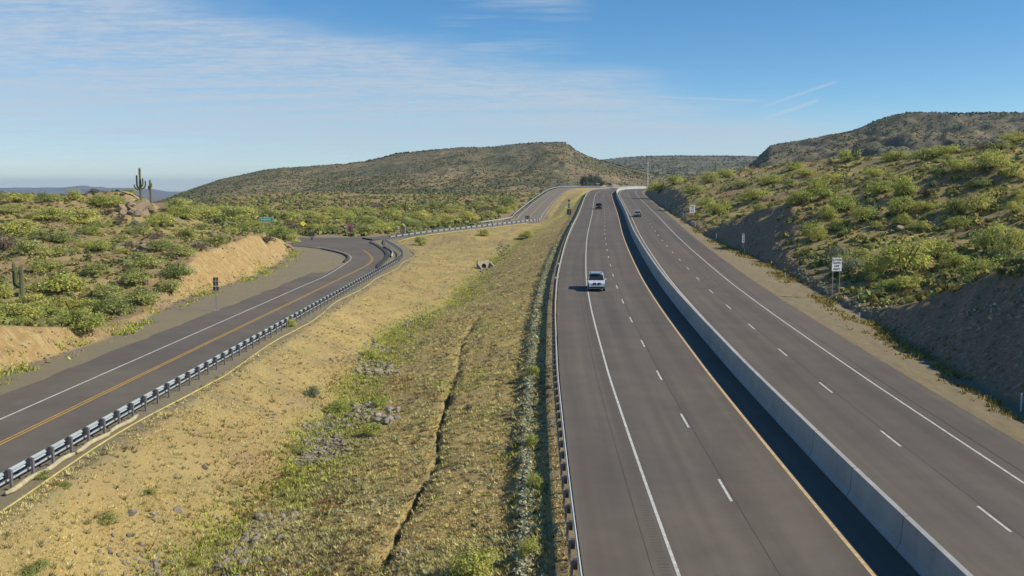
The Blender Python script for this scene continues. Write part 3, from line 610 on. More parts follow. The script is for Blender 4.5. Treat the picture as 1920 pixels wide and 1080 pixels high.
for i, wd in enumerate(('MILE', '2', '4', '9')): text(t3, wd, h_ * (.13 if i == 0 else .27), (0, -.014, top - h_ * (.09, .30, .55, .80)[i]), M_black, 1.1)
post(t3, 0, top - .1, .035)

# sign backs (facing away, towards oncoming drivers)
p = foot(406, 583); s_ = F / p[1]
t4 = thing('route_sign', 'stack of three dark sign backs on one pole beside the gravel pullout', 'sign', p, R(10))
post(t4, 0, 64 / s_, .055, -.02)
for zc, w_, h_ in ((60, 9.5, 7), (52, 9.5, 9.5), (42, 10.5, 8.5)): panel(t4, w_ / s_, h_ / s_ * .92, zc / s_, M_back)
for zc in (56, 46.5): MB().box((0, -.05, zc / s_), (9 / s_, .03, .03)).obj('crossbar', M_gpost, t4)
MB().box((0, 0, .03), (.5, .35, .1), bev=.02).obj('base', M_conc, t4)
p = foot(585, 457); s_ = F / p[1]
t5 = thing('route_sign', 'single square dark sign back on a pole at the left corner of the junction', 'sign', p, R(5))
post(t5, 0, 20 / s_, .045, -.02); panel(t5, 9.5 / s_, 8.5 / s_, 17.5 / s_, M_back); panel(t5, 3.4 / s_, 5.5 / s_, 9.5 / s_, M_back, y=.02)
p = foot(1067, 417); s_ = F / p[1]
t6 = thing('route_sign', 'tall sign post with dark sign backs standing left of the highway guardrail', 'sign', p, R(4))
post(t6, 0, 43 / s_, .07, -.03); panel(t6, 4.2 / s_, 4.2 / s_, 40.5 / s_, M_back); panel(t6, 4.5 / s_, 9 / s_, 31 / s_, M_gpost, y=.04); panel(t6, 8 / s_, 11 / s_, 19.5 / s_, M_back, y=.02)
p = foot(989, 417); s_ = F / p[1]
t7 = thing('brown_sign', 'brown square sign on two legs at the end of the slanting guardrail', 'sign', p, R(10))
post(t7, -2.2 / s_, 11 / s_, .08); post(t7, 2.2 / s_, 11 / s_, .08); panel(t7, 8.6 / s_, 6 / s_, 9.3 / s_, M_brown)
MB().box((0, -.02, 11.9 / s_), (8.8 / s_, .05, .10)).obj('top_rail', M_back, t7)
# street name sign, diamond, kiosk
p = foot(500, 436); s_ = F / p[1]
t8 = thing('street_name_sign', 'wide green road name sign with pale border rising from the bushes', 'sign', p, R(4))
w_, h_ = 26 / s_, 8.5 / s_; zc = (436 - 412) / s_
panel(t8, w_, h_, zc, M_wpl, 'border'); panel(t8, w_ * .95, h_ * .84, zc, M_green, y=-.01); post(t8, -w_ * .3, zc, .05); post(t8, w_ * .3, zc, .05)
b = MB()
for i in range(9):
    x0 = -w_ * .36 + i * w_ * .082; b.box((x0, -.022, zc + h_ * .02), (w_ * .045, .006, h_ * (.34 if i % 3 else .46)))
b.obj('lettering', M_wpl, t8)
p = foot(569, 441); print('DIAMOND', p, foot(585,457), foot(500,436), foot(657,440), foot(548,456)); s_ = F / p[1]; q = 9.2 / s_
t9 = thing('warning_sign', 'yellow diamond warning sign on a slim post behind the junction', 'sign', p, R(25))
o = MB().box((0, 0, 0), (q * .76, .015, q * .76), bev=.004).obj('panel', M_ylw, t9); o.rotation_euler = (0, R(45), 0); o.location = (0, 0, (441 - 419.5) / s_); post(t9, 0, (441 - 422) / s_, .06)
MB().box((0, -.013, 0), (q * .06, .006, q * .30)).box((q * .06, -.013, q * .10), (q * .14, .006, q * .06)).obj('symbol', M_black, o).rotation_euler = (0, R(-45), 0)
p = foot(657, 440); s_ = F / p[1]
t10 = thing('notice_board', 'red-brown notice board with rows of pale lettering across the junction', 'notice board', p, R(2))
w_, h_ = 12 / s_, 17 / s_; panel(t10, w_, h_, 13 / s_, M_redb); post(t10, -w_ * .4, 22 / s_, .09); post(t10, w_ * .4, 22 / s_, .09)
panel(t10, w_ * 1.1, 3.4 / s_, 3.2 / s_, M_conc, 'base_board', y=-.02); MB().box((-w_ * .78, 0, 15 / s_), (5 / s_, .03, 2.2 / s_)).obj('side_arrow', M_wpl, t10)
b = MB()
for r_, n_ in ((18.6, 4), (15.2, 5), (9.6, 5)):
    for i in range(n_): b.box((-w_ * .36 + i * w_ * .72 / (n_ - 1), -.02, r_ / s_), (w_ * .10, .006, 1.2 / s_))
b.box((0, -.02, 16.9 / s_), (w_ * .8, .006, .9 / s_)).obj('lettering', mat('board_pale_letters', (.45, .30, .24), .1, 3, .7), t10)
p = foot(667, 441)
t10b = thing('marker_post', 'thin grey post just right of the red-brown notice board', 'post', p); MB().box((0, 0, 24 / s_ / 2), (.14, .14, 24 / s_)).obj('shaft', M_gpost, t10b)
p = foot(748, 444); s_ = F / p[1]
t11 = thing('marker_post', 'white-capped post behind the guardrail where the slanting rail begins', 'post', p); MB().box((0, 0, 8 / s_), (.12, .12, 18 / s_)).obj('shaft', M_wpl, t11); MB().box((0, 0, 17.5 / s_), (5 / s_, .1, 2.0 / s_)).obj('cap', M_wpl, t11)
p = foot(759, 443); s_ = F / p[1]
t12 = thing('utility_cabinet', 'narrow upright grey utility cabinet behind the slanting guardrail', 'cabinet', p); MB().box((0, 0, 9 / s_), (3.6 / s_, .5, 22 / s_), bev=.03).obj('housing', mat('grey_cabinet_paint', (.38, .40, .40), .08, 2, .6), t12); MB().box((0, -.26, 10 / s_), (2.6 / s_, .02, 15 / s_)).obj('door', M_gpost, t12)
p = (93.5, 666.0, float(ground_z(93.5, 666.0)[0])); s_ = F / p[1]
t13 = thing('radio_mast', 'slim white lattice mast rising behind the bend of the highway', 'mast', p)
hm = 31.3 - p[2]; MB().cyl((0, 0, -1), (0, 0, hm), .42, .26, 8).obj('pole', M_wpl, t13)
b = MB()
for i in range(14): b.cyl((0, 0, hm * (i + .5) / 14), (0, 0, hm * (i + .5) / 14 + .25), .5, .5, 8)
b.obj('rings', M_gpost, t13); MB().box((0, 0, hm + .5), (.5, .5, 1.2), bev=.05).obj('cap', M_wpl, t13)

# delineators: thin white posts with a reflector
dm = MB().box((0, 0, .5), (.10, .03, 1.3), bev=.008).mesh('shaft'); dm.materials.append(M_wpl)
drf = MB().box((0, -.02, 1.0), (.085, .012, .16)).mesh('reflector'); drf.materials.append(M_refl)
DL = [(1914, 772, 36, 'white delineator post at the shoulder edge nearest the camera, against the dark cut'), (1611, 610, 24, 'pale delineator post where the big shaded cut begins'), (1472, 527, 16, 'pale delineator post left of the SLOWER TRAFFIC sign'),
      (1396, 475, 8, 'stubby white delineator at the foot of the mile marker'), (1343, 449, 12, 'white delineator standing in front of the second shaded cut'), (1304, 427, 11, 'yellowish delineator below the speed limit sign'), (1281, 409, 9, 'short delineator left of the speed limit sign'), (1248, 384, 7, 'small white delineator in the shadow at the third cut'),
      (1028, 411, 9, 'white delineator in the dry grass right of the brown square sign'), (1051, 384, 6, 'small delineator beside the climbing frontage road'), (1044, 393, 5, 'tiny delineator in the grass below the climbing frontage road')]
for px_, py_, h_, lab in DL:
    p = foot(px_, py_); s_ = F / p[1]; tt_ = thing('delineator_post', lab, 'delineator', p, R(-5), 'white delineator posts along the road edges')
    for me_, nm in ((dm, 'shaft'), (drf, 'reflector')):
        o = bpy.data.objects.new(nm, me_); COL.objects.link(o); o.parent = tt_; k = h_ / s_ / 1.15; o.scale = (max(.8, min(k, 2.0)), 1, k)

# ------------------------------------------------------------------ culvert, hose, straw rolls
p = hit(908, 503)
M_cdull = mat('weathered_concrete', (.36, .31, .22), .2, 1.5, .9, bump=.3, bscale=20)
cv_ = thing('culvert_headwall', 'concrete culvert headwall with a dark round pipe mouth in the median', 'culvert', (p[0], p[1], p[2] - .30), R(38))
b = MB(); n = 20; w_, h_, r_ = 3.1, 1.75, .56
arc = [(r_ * math.cos(a_) - .1, .62 + r_ * math.sin(a_)) for a_ in np.linspace(0, 2 * math.pi, n, endpoint=False)]
bm = bmesh.new(); outer = [(-w_ / 2, -.6), (w_ / 2, -.6), (w_ / 2, h_ - .5), (w_ / 2 - .5, h_), (-w_ / 2 + .2, h_), (-w_ / 2, h_ - .3)]
ov = [bm.verts.new((x, 0, z)) for x, z in outer]; iv = [bm.verts.new((x, 0, z)) for x, z in arc]
es = [bm.edges.new((ov[i], ov[(i + 1) % len(ov)])) for i in range(len(ov))] + [bm.edges.new((iv[i], iv[(i + 1) % n])) for i in range(n)]
bmesh.ops.triangle_fill(bm, use_beauty=True, use_dissolve=False, edges=es)
ex = bmesh.ops.extrude_face_region(bm, geom=bm.faces[:]); bmesh.ops.translate(bm, verts=[v for v in ex['geom'] if isinstance(v, bmesh.types.BMVert)], vec=(0, .3, 0))
bmesh.ops.recalc_face_normals(bm, faces=bm.faces[:]); me = bpy.data.meshes.new('headwall'); bm.to_mesh(me); bm.free(); link('headwall', me, M_cdull, cv_)
b = MB(); b.prism([(0, -.6), (-1.9, -.6), (-1.9, .2), (0, h_ - .3)], w_ / 2 - .25, w_ / 2 + .02).obj('wing_wall', M_cdull, cv_)
b = MB(); b.prism([(0, -.6), (-1.6, -.6), (-1.6, .15), (0, h_ - .4)], -w_ / 2 - .02, -w_ / 2 + .22).obj('wing_wall', M_cdull, cv_)
MB().cyl((-.1, .29, .62), (-.1, .85, .62), r_ + .01, r_ + .01, 20).obj('pipe', M_black, cv_); MB().box((0, -1.1, -.25), (w_ + .2, 2.4, .5)).obj('apron', M_cdull, cv_)  # pipe is a capped black cylinder, its inner darkness put into the colour

M_straw = mat('straw_wrap', (.44, .38, .22), .25, 4, .95, bump=.4, bscale=30); M_hose = mat('yellowed_tube', (.45, .38, .14), .2, 1.2, .8)
hy = np.concatenate([np.arange(26, 172, 3.0)]); hxs = fx(hy) + 5.45 + .28 * np.array([math.sin(y_ * .21) + .6 * math.sin(y_ * .083 + 1) for y_ in hy])
hp = [(x, y) for x, y in zip(hxs, hy)] + [(-19.4, 176), (-19.0, 182), (-19.3, 190), (-20.6, 198), (-22.0, 207)]
hz_ = ground_z([q[0] for q in hp], [q[1] for q in hp])
tag(MB().tube(spline([(x, y, z + .05) for (x, y), z in zip(hp, hz_)], 1.0), .05, 7).obj('erosion_tube', M_hose, smooth=True), 'long thin yellow erosion tube along the top of the dirt slope below the near guardrail', 'erosion tube')
hp2 = [(-27.5, 229), (-24.5, 233.5), (-19.5, 241.0), (-11, 249.6), (-2, 258.5), (4, 266)]; hz2 = ground_z([q[0] for q in hp2], [q[1] for q in hp2])
tag(MB().tube(spline([(x, y, z + .08) for (x, y), z in zip(hp2, hz2)], 1.0), .10, 7).obj('erosion_tube', M_hose, smooth=True), 'pale erosion tube on the ground below the slanting far guardrail', 'erosion tube')
for y0, y1, lab in ((41.0, 44.6, 'pale straw roll lying under the guardrail at the bottom left corner'), (44.4, 47.4, 'short pale straw roll, second from the bottom left corner under the guardrail'), (47.6, 51.6, 'long pale straw roll between the guardrail posts, third from the corner'), (51.7, 55.6, 'last pale straw roll under the guardrail, farthest from the corner')):
    yy = np.linspace(y0, y1, 8); xx = fx(yy) + 4.62 + .08 * np.sin(yy * 2.0); zz_ = ground_z(xx, yy) + .13
    tag(MB().tube(list(zip(xx, yy, zz_)), [.08] + [.125] * 6 + [.08], 9).obj('straw_roll', M_straw, smooth=True), lab, 'straw roll', 'straw rolls under the frontage guardrail')

# reflector tabs standing on the highway guardrail
for px_, py_, lab in ((1048, 523, 'white reflector tab on the highway guardrail level with the white car'), (1054, 497, 'white reflector tab on the highway guardrail just beyond the white car'), (1080, 421, 'tiny white reflector tab on the distant highway guardrail')):
    d_ = pixdir(px_, py_); i = np.argmin([abs(q[0] / q[1] - d_.x / d_.y) + abs((q[2] + .85 - CAMZ) / q[1] - d_.z / d_.y) for q in gr_h]); q = gr_h[i]
    rt = thing('rail_reflector', lab, 'reflector', (q[0], q[1], q[2] + .79), 0, 'reflector tabs on the guardrail')
    MB().box((0, 0, .18), (.42, .03, .22), bev=.01).obj('plate', M_refl, rt); MB().box((0, .03, .04), (.08, .03, .16)).obj('bracket', M_gpost, rt)

# ------------------------------------------------------------------ vehicles
M_glass = mat('dark_glass', (.02, .028, .03), .05, 2, .12, spec=.6); M_tyre = mat('tyre_rubber', (.02, .02, .02), .2, 8, .85); M_rim = mat('wheel_alloy', (.4, .4, .4), .1, 6, .4, metal=.6)
M_chrome = mat('bright_trim', (.55, .55, .55), .05, 5, .25, metal=.7); M_lamp = mat('lamp_lens', (.75, .76, .72), .05, 5, .2, spec=.6); M_tail = mat('tail_lamp', (.35, .015, .012), .05, 5, .3); M_dark = mat('dark_plastic', (.03, .03, .033), .15, 6, .7)
def vehicle(label, paint, loc, rz, L=4.9, Wd=1.95, H=1.85, hood=1.35, belt=1.08, rear_open=False, rack=True, cat='car', name='suv', roofm=None, gloss=None):
    """front faces +Y; body lofted from cross-sections"""
    root = thing(name, label, cat, loc, rz); h2 = L / 2; w2 = Wd / 2
    ws = h2 - hood; rt_f = ws - .75; rt_r = -h2 + .45
    body = [(-h2, .42), (-h2 - .02, .75), (-h2 + .03, belt), (ws, belt), (h2 - .18, belt - .1), (h2 - .02, belt - .28), (h2, .55), (h2 - .06, .34), (h2 - .5, .28), (-h2 + .4, .28)]
    MB().prism(body, -w2, w2, lambda y, z: 1 - .09 * max(0, (abs(y) - h2 * .72) / (h2 * .28)) - .03 * (z < .4)).obj('body', paint, root)
    cab = [(-h2 + .08, belt - .01), (rt_r, H - .04), (rt_r + .25, H), (rt_f - .3, H), (rt_f, H - .03), (ws, belt - .01)]
    MB().prism(cab, -w2, w2, lambda y, z: 1 - .17 * (z - belt) / (H - belt) - .02).obj('cabin', paint, root)
    def wx(z): return w2 * (1 - .17 * (z - belt) / (H - belt) - .02)
    z0, z1 = belt + .05, H - .12
    yf0, yf1 = ws - .05 * (ws - rt_f) + .03, rt_f + .12 * (ws - rt_f) + .035
    MB().poly([(-wx(z0) * .93, yf0, z0), (wx(z0) * .93, yf0, z0), (wx(z1) * .9, yf1, z1), (-wx(z1) * .9, yf1, z1)]).obj('windshield', M_glass, root)
    yr0 = -h2 + .08 + (rt_r + h2 - .08) * (z0 - belt) / (H - belt) - .02; yr1 = -h2 + .08 + (rt_r + h2 - .08) * (z1 - belt) / (H - belt) - .02
    MB().poly([(-wx(z0) * .88, yr0, z0), (wx(z0) * .88, yr0, z0), (wx(z1) * .86, yr1, z1), (-wx(z1) * .86, yr1, z1)]).obj('rear_window', M_glass, root)
    for sx_ in (-1, 1):
        for ya, yb in ((ws - .35, .15), (.05, -1.05), (-1.15, -h2 + .6)):
            yt = min(ya, rt_f - .05)
            MB().poly([(sx_ * (wx(z0) + .008), ya, z0), (sx_ * (wx(z0) + .008), yb, z0), (sx_ * (wx(z1) + .008), yb, z1), (sx_ * (wx(z1) + .008), yt, z1)]).obj('side_window', M_glass, root)
        MB().box((sx_ * (w2 + .10), ws - .35, belt + .10), (.20, .12, .17), bev=.03).obj('mirror', paint, root)
        MB().box((sx_ * w2 * .70, h2 - .06, belt - .27), (.36, .10, .17), bev=.03).obj('headlight', M_lamp, root); MB().box((sx_ * w2 * .84, -h2, belt - .14), (.18, .10, .34), bev=.02).obj('tail_lamp', M_tail, root)
        for yy in (h2 - .95, -h2 + 1.0):
            wv = MB().cyl((sx_ * (w2 - .24), yy, .37), (sx_ * (w2 + .015), yy, .37), .37, .37, 18).obj('wheel', M_tyre, root); MB().cyl((sx_ * (w2 + .016), yy, .37), (sx_ * (w2 + .03), yy, .37), .23, .2, 14).obj('rim', M_rim, wv)
    b = MB()
    for sx_ in (-1, 1): b.box((sx_ * w2 * .27, h2 - .02, belt - .26), (w2 * .40, .08, .24), bev=.03)
    b.obj('grille', M_dark, root)
    MB().box((0, h2 + .0, .50), (Wd * .86, .16, .20), bev=.03).obj('front_bumper', M_dark, root); MB().box((0, -h2, .52), (Wd * .9, .16, .2), bev=.03).obj('rear_bumper', M_dark, root)
    MB().box((0, -h2 - .035, belt - .22), (.52, .02, .16)).obj('licence_plate', M_dark if not rear_open else M_signw, root)
    MB().box((0, -.15, H + .012), (Wd * .62, 1.9, .02)).obj('roof_panel', roofm or paint, root)
    if rack:
        for sx_ in (-1, 1): MB().box((sx_ * w2 * .66, -.2, H + .05), (.05, 2.2, .05), bev=.01).obj('roof_rail', M_dark, root)
    return root
def on_road(px_, py_):
    d_ = pixdir(px_, py_); Y = np.linspace(20, 540, 6000); k = np.argmax(hz(Y) > CAMZ + d_.z * Y / d_.y); return Y[k], d_.x / d_.y * Y[k], hz(Y[k])
def heading(Y): return -math.atan2(hx(Y + 5) - hx(Y - 5), 10.0)
M_wpaint = mat('pale_blue_white_paint', (.56, .62, .65), .03, 1, .3, spec=.5); M_red = mat('maroon_paint', (.05, .012, .012), .05, 1, .3, spec=.5); M_silver = mat('silver_paint', (.48, .48, .46), .04, 1, .35, metal=.3, spec=.5)
M_skyroof = mat('roof_sky_reflection', (.20, .26, .36), .05, 2, .4)  # sky reflection on the white roof, put in as a blue-grey colour
y_, x_, z_ = on_road(1121, 547); vehicle('white sport utility car driving toward the camera in the left lane, casting a long shadow', M_wpaint, (x_, y_ + 2.45, z_ + .008), math.pi + heading(y_), L=5.0, H=2.0, belt=1.2, Wd=2.0, roofm=M_skyroof)
y_, x_, z_ = on_road(1124, 392.5); vehicle('small dark maroon car approaching far up the left carriageway', M_red, (x_, y_ + 2.3, z_ + .008), math.pi + heading(y_), L=4.6, H=1.85, Wd=1.95, rack=False)
y_, x_, z_ = on_road(1197, 407.5); vehicle('silver car driving away beside the median barrier on the right carriageway', M_silver, (x_, y_ + 2.3, z_ + .008), heading(y_), L=4.6, H=1.75, Wd=1.95, rack=False, rear_open=False)

exec_veg = True
# ------------------------------------------------------------------ vegetation
def leaf_cloud(seed, n, w=1.0, h=.8, lobes=7, card=.11, droop=.25, spiky=0.0, base=.12):
    """crown of many small leaf-clump faces around a few lobes; unit width about 1"""
    r = np.random.default_rng(seed)
    a = r.uniform(0, 2 * np.pi, lobes); rad = .30 * np.sqrt(r.uniform(.05, 1, lobes)); c = np.stack([rad * np.cos(a) * w, rad * np.sin(a) * w, h * (base + .10 + .52 * r.uniform(0, 1, lobes) ** 1.2 * (1.15 - 2.2 * rad)) * np.where(np.arange(lobes) % 2, 1, .45)], 1)
    size = r.uniform(.17, .29, lobes)
    k = r.integers(0, lobes, n); d = r.normal(size=(n, 3)); d /= np.linalg.norm(d, axis=1)[:, None]; d[:, 2] = np.where(d[:, 2] < -.3, -d[:, 2] * .6, d[:, 2])
    rr = np.abs(r.normal(.86, .26, n)); rr = np.where(r.uniform(0, 1, n) < .1, rr * 1.3, rr)
    P = c[k] + d * (rr * size[k])[:, None] * np.array([w, w, h]); P[:, 2] = np.abs(P[:, 2] - h * .03) + h * .03
    nn = d + r.normal(scale=.45, size=(n, 3)); nn[:, 2] += .35; nn /= np.linalg.norm(nn, axis=1)[:, None]
    t1 = np.cross(nn, r.normal(size=(n, 3))); t1 /= np.linalg.norm(t1, axis=1)[:, None]; t2 = np.cross(nn, t1)
    s = card * r.uniform(.5, 1.2, n)[:, None]; e = r.uniform(.3, .7, n)[:, None]
    if spiky: t1 = t1 * .3 + d * spiky; t1 /= np.linalg.norm(t1, axis=1)[:, None]; t2 = np.cross(t1, r.normal(size=(n, 3))); t2 /= np.linalg.norm(t2, axis=1)[:, None]; e = e * .4
    V = np.stack([P - t1 * s, P - t2 * s * e * .8, P + t1 * s, P + t2 * s * e], 1).reshape(-1, 3)
    tn = np.repeat(np.clip(r.normal(1, .22, n), .5, 1.6), 4)[:, None] * np.ones((1, 3)); hue = np.repeat(r.uniform(-.12, .12, n), 4); tn[:, 0] *= 1 + hue; tn[:, 2] *= 1 - hue
    return V, np.arange(4 * n).reshape(n, 4), tn
M_pv = mat('palo_verde_leaves', (.48, .49, .135), .18, 1.5, .9, tint=True, objrand=.16, trans=.45, spec=.1)
M_cr = mat('creosote_leaves', (.38, .405, .135), .18, 1.5, .9, tint=True, objrand=.16, trans=.45, spec=.1)
M_sg = mat('sage_leaves', (.27, .29, .17), .15, 1.5, .9, tint=True, objrand=.15, trans=.45, spec=.1)
M_dd = mat('dry_twigs', (.21, .17, .12), .2, 1.5, .95, tint=True, objrand=.2, spec=.1)
M_bark = mat('shrub_bark', (.11, .095, .06), .2, 6, .95)
def stems(seed, n, h):
    r = random.Random(seed); b = MB()
    for i in range(n):
        a_ = r.uniform(0, 6.28); q = r.uniform(.14, .32)
        b.tube([(0, 0, -.06), (.4 * q * math.cos(a_), .4 * q * math.sin(a_), h * .22), (q * math.cos(a_), q * math.sin(a_), h * .6)], [.022, .015, .006], 5)
    return b.mesh('stems')
KIND = {
    'palo_verde': dict(m=M_pv, n=2600, h=.72, card=.030, lobes=14), 'creosote_bush': dict(m=M_cr, n=2000, h=.72, card=.032, lobes=12),
    'sage_bush': dict(m=M_sg, n=1300, h=.62, card=.038, lobes=6), 'dry_shrub': dict(m=M_dd, n=900, h=.6, card=.06, lobes=6, spiky=.9)}
PROTO = {}
for ki, (kn, kd) in enumerate(KIND.items()):
    PROTO[kn] = []
    for v in range(6):
        V, Q, T = leaf_cloud(100 * ki + v, kd['n'], h=kd['h'] * (.85 + .06 * v), lobes=kd['lobes'], card=kd['card'], spiky=kd.get('spiky', 0))
        cm = mesh_np('crown', V, Q, tint=T); cm.materials.append(kd['m']); sm = stems(ki * 10 + v, 6, kd['h']); sm.materials.append(M_bark); PROTO[kn].append((cm, sm, float(V[:, 2].max())))
BR = random.Random(5); TAKEN = []
def bush(kind, p, width, height, label, group, child=True):
    cm, sm, mh = BR.choice(PROTO[kind]); cat = {'palo_verde': 'tree', 'creosote_bush': 'bush', 'sage_bush': 'bush', 'dry_shrub': 'bush'}[kind]
    root = thing(kind, label, cat, (p[0], p[1], p[2] - .05), BR.uniform(0, 6.28), group)
    sc = (width / .95, width / .95, height / mh)
    if child:
        for nm, me in (('crown', cm), ('stems', sm)):
            o = bpy.data.objects.new(nm, me); COL.objects.link(o); o.parent = root; o.scale = sc
    else:
        bpy.data.objects.remove(root); root = bpy.data.objects.new(kind, cm); COL.objects.link(root); root.location = (p[0], p[1], p[2] - .05); root.rotation_euler = (0, 0, BR.uniform(0, 6.28)); root.scale = sc; tag(root, label, cat, group)
    TAKEN.append((p[0], p[1], width)); return root
ADJ = {'g': ('palo_verde', 'yellow-green palo verde'), 'd': ('creosote_bush', 'dark green creosote bush'), 's': ('sage_bush', 'grey-green sage bush'), 'b': ('dry_shrub', 'brown leafless shrub')}
LANDL = [(263, 375, 'by the twin saguaros on the left hilltop'), (255, 395, 'beside the rock outcrop on the left hill'), (40, 530, 'by the lone saguaro low on the left hill'), (90, 620, 'above the near soil cut at the left edge'), (470, 460, 'above the tall yellow cut bank'), (530, 435, 'by the green road name sign'), (405, 540, 'behind the stacked sign backs'), (150, 365, 'on the left skyline'), (20, 430, 'at the left edge of the hill'), (330, 470, 'on the rocky slope left of the yellow cut'), (250, 560, 'on the slope above the gravel pullout'), (150, 500, 'in the middle of the left hill')]
LANDR = [(1920, 500, 'on the crest above the big shaded cut'), (1690, 500, 'right of the SLOWER TRAFFIC sign'), (1560, 490, 'behind the SLOWER TRAFFIC sign'), (1298, 385, 'behind the speed limit sign'), (1400, 380, 'above the second shaded cut'), (1605, 285, 'by the many-armed saguaro on the right hill'), (1845, 300, 'by the single saguaro high on the right hill'), (1240, 345, 'at the bend of the highway'), (1341, 325, 'by the thin saguaro near the end of the right hill'), (1530, 440, 'on the streaked slope above the mile marker'), (1700, 400, 'in the middle of the right hillside'), (1850, 420, 'on the right edge of the hillside'), (1880, 250, 'on the right skyline'), (1750, 345, 'high on the right hillside')]
LANDM = [(569, 420, 'behind the yellow diamond sign'), (657, 425, 'behind the red-brown notice board'), (760, 390, 'around the saguaro in the scrub field'), (850, 405, 'behind the slanting guardrail'), (950, 390, 'below the climbing frontage road'), (700, 370, 'at the foot of the flat-topped hill'), (400, 385, 'left of the green road name sign'), (900, 370, 'far back in the scrub field')]
def where(px_, py_, L_):
    return min(L_, key=lambda q: (q[0] - px_) ** 2 + 2.5 * (q[1] - py_) ** 2)[2]
def project(p):
    dz = p[2] - CAMZ; d_ = p[1] * math.cos(TH) - dz * math.sin(TH); v_ = -dz * math.cos(TH) - p[1] * math.sin(TH); return 960 + F * p[0] / d_, 540 + F * v_ / d_
def blabel(code, px_, py_, wm, lst):
    size = 'large' if wm > 4.2 else ('small' if wm < 2.3 else 'medium'); return f"{size} {ADJ[code][1]} {where(px_, py_, lst)}"
LEFT = [(30,380,60,22,'g'),(85,378,50,18,'d'),(140,376,30,26,'g'),(195,385,70,22,'g'),(330,392,60,22,'g'),(300,380,30,12,'g'),(20,400,50,18,'g'),(155,420,75,34,'g'),(90,412,70,26,'g'),(35,445,80,36,'g'),(110,455,60,26,'d'),(170,440,40,20,'g'),(60,480,80,36,'d'),(10,470,50,30,'b'),(120,480,60,26,'d'),(185,470,60,22,'g'),(230,455,50,22,'d'),(265,440,44,22,'d'),(225,420,36,20,'b'),(200,405,40,14,'b'),(300,425,60,30,'g'),(345,410,60,26,'g'),(390,412,70,30,'g'),(440,416,80,34,'g'),(470,432,60,22,'g'),(535,450,60,28,'g'),(505,442,50,22,'g'),(548,456,34,20,'g'),(350,445,50,20,'d'),(410,458,56,24,'d'),(300,470,60,26,'d'),(340,480,60,28,'d'),(270,500,70,30,'d'),(330,520,70,36,'d'),(250,535,70,36,'d'),(180,515,60,28,'d'),(80,510,60,26,'g'),(110,545,110,38,'g'),(30,600,90,40,'g'),(95,600,80,36,'g'),(160,622,90,50,'g'),(220,590,80,44,'d'),(270,570,80,40,'d'),(320,550,60,34,'d'),(200,560,70,36,'d'),(60,575,70,30,'g'),(8,560,40,30,'g'),(135,585,70,32,'g'),(180,590,60,36,'g'),(500,455,40,18,'b'),(375,470,36,18,'b')]
RIGHT = [(1235,362,50,24,'g'),(1262,347,50,22,'g'),(1300,365,50,20,'g'),(1330,342,50,22,'g'),(1360,332,44,18,'g'),(1340,402,50,26,'g'),(1322,388,44,20,'g'),(1365,395,44,22,'g'),(1415,375,70,26,'g'),(1390,352,50,20,'d'),(1465,308,40,22,'g'),(1485,320,50,20,'g'),(1500,385,60,34,'g'),(1540,372,70,40,'g'),(1560,345,60,26,'g'),(1580,395,70,36,'g'),(1555,410,50,26,'g'),(1520,448,50,40,'g'),(1535,452,36,30,'g'),(1575,430,50,22,'g'),(1620,415,60,36,'g'),(1650,362,70,26,'g'),(1700,367,60,40,'g'),(1690,400,60,34,'g'),(1690,422,40,26,'g'),(1720,432,50,20,'g'),(1590,302,50,24,'g'),(1680,302,60,22,'g'),(1730,302,70,26,'g'),(1800,322,80,30,'g'),(1860,317,80,40,'g'),(1900,332,50,30,'g'),(1840,350,50,16,'d'),(1830,400,70,44,'g'),(1790,397,60,26,'d'),(1800,427,50,24,'g'),(1900,400,40,26,'g'),(1860,472,90,60,'g'),(1885,502,60,50,'d'),(1690,512,130,76,'g'),(1640,515,60,44,'g'),(1740,482,70,40,'g'),(1765,482,50,36,'g'),(1830,521,90,46,'g'),(1790,502,60,34,'g'),(1700,540,70,26,'g'),(1660,545,60,24,'g'),(1590,512,70,36,'s'),(1560,492,60,36,'s'),(1700,282,50,20,'g'),(1770,292,60,22,'g'),(1850,272,70,20,'d'),(1900,267,60,22,'g'),(1750,267,50,16,'d'),(1640,332,60,20,'g'),(1445,345,50,18,'g'),(1480,350,50,20,'d'),(1510,330,50,18,'g'),(1900,470,60,44,'g')]
for lst, land, grp in ((LEFT, LANDL, 'desert bushes on the left hill'), (RIGHT, LANDR, 'desert bushes on the right hillside')):
    for px_, py_, w_, h_, c in lst:
        p = hit(px_, py_)
        if p is None: continue
        s_ = F / p[1]; bush(ADJ[c][0], p, w_ / s_ * (.88 if px_ > 1200 else .98), h_ / s_ * 1.05, blabel(c, px_, py_ - h_ / 2, w_ / s_, land), grp)
KEEP = [(478, 522, 405, 452), (552, 598, 410, 462), (642, 676, 418, 446), (738, 768, 425, 450), (1284, 1312, 385, 425), (255, 295, 370, 400), (25, 60, 540, 590)]
MID = [(592,434,40,16,'g'),(622,437,44,18,'g'),(690,437,50,22,'d'),(712,436,50,24,'g'),(735,432,40,18,'g'),(690,422,60,20,'g'),(640,412,60,18,'g'),(605,420,50,18,'g'),(800,426,56,18,'g'),(838,420,60,20,'g'),(880,413,56,18,'g'),(915,407,50,16,'d'),(948,400,40,14,'g'),(782,412,60,18,'g'),(730,408,60,18,'g'),(680,402,60,16,'g'),(622,402,50,16,'g'),(585,408,50,16,'g'),(540,412,56,18,'g'),(500,405,50,14,'d'),(460,402,56,16,'g'),(420,400,50,16,'g'),(378,396,50,14,'g'),(850,398,50,14,'g'),(900,390,50,12,'g'),(955,382,44,12,'d'),(815,388,50,12,'d'),(770,424,44,16,'d')]
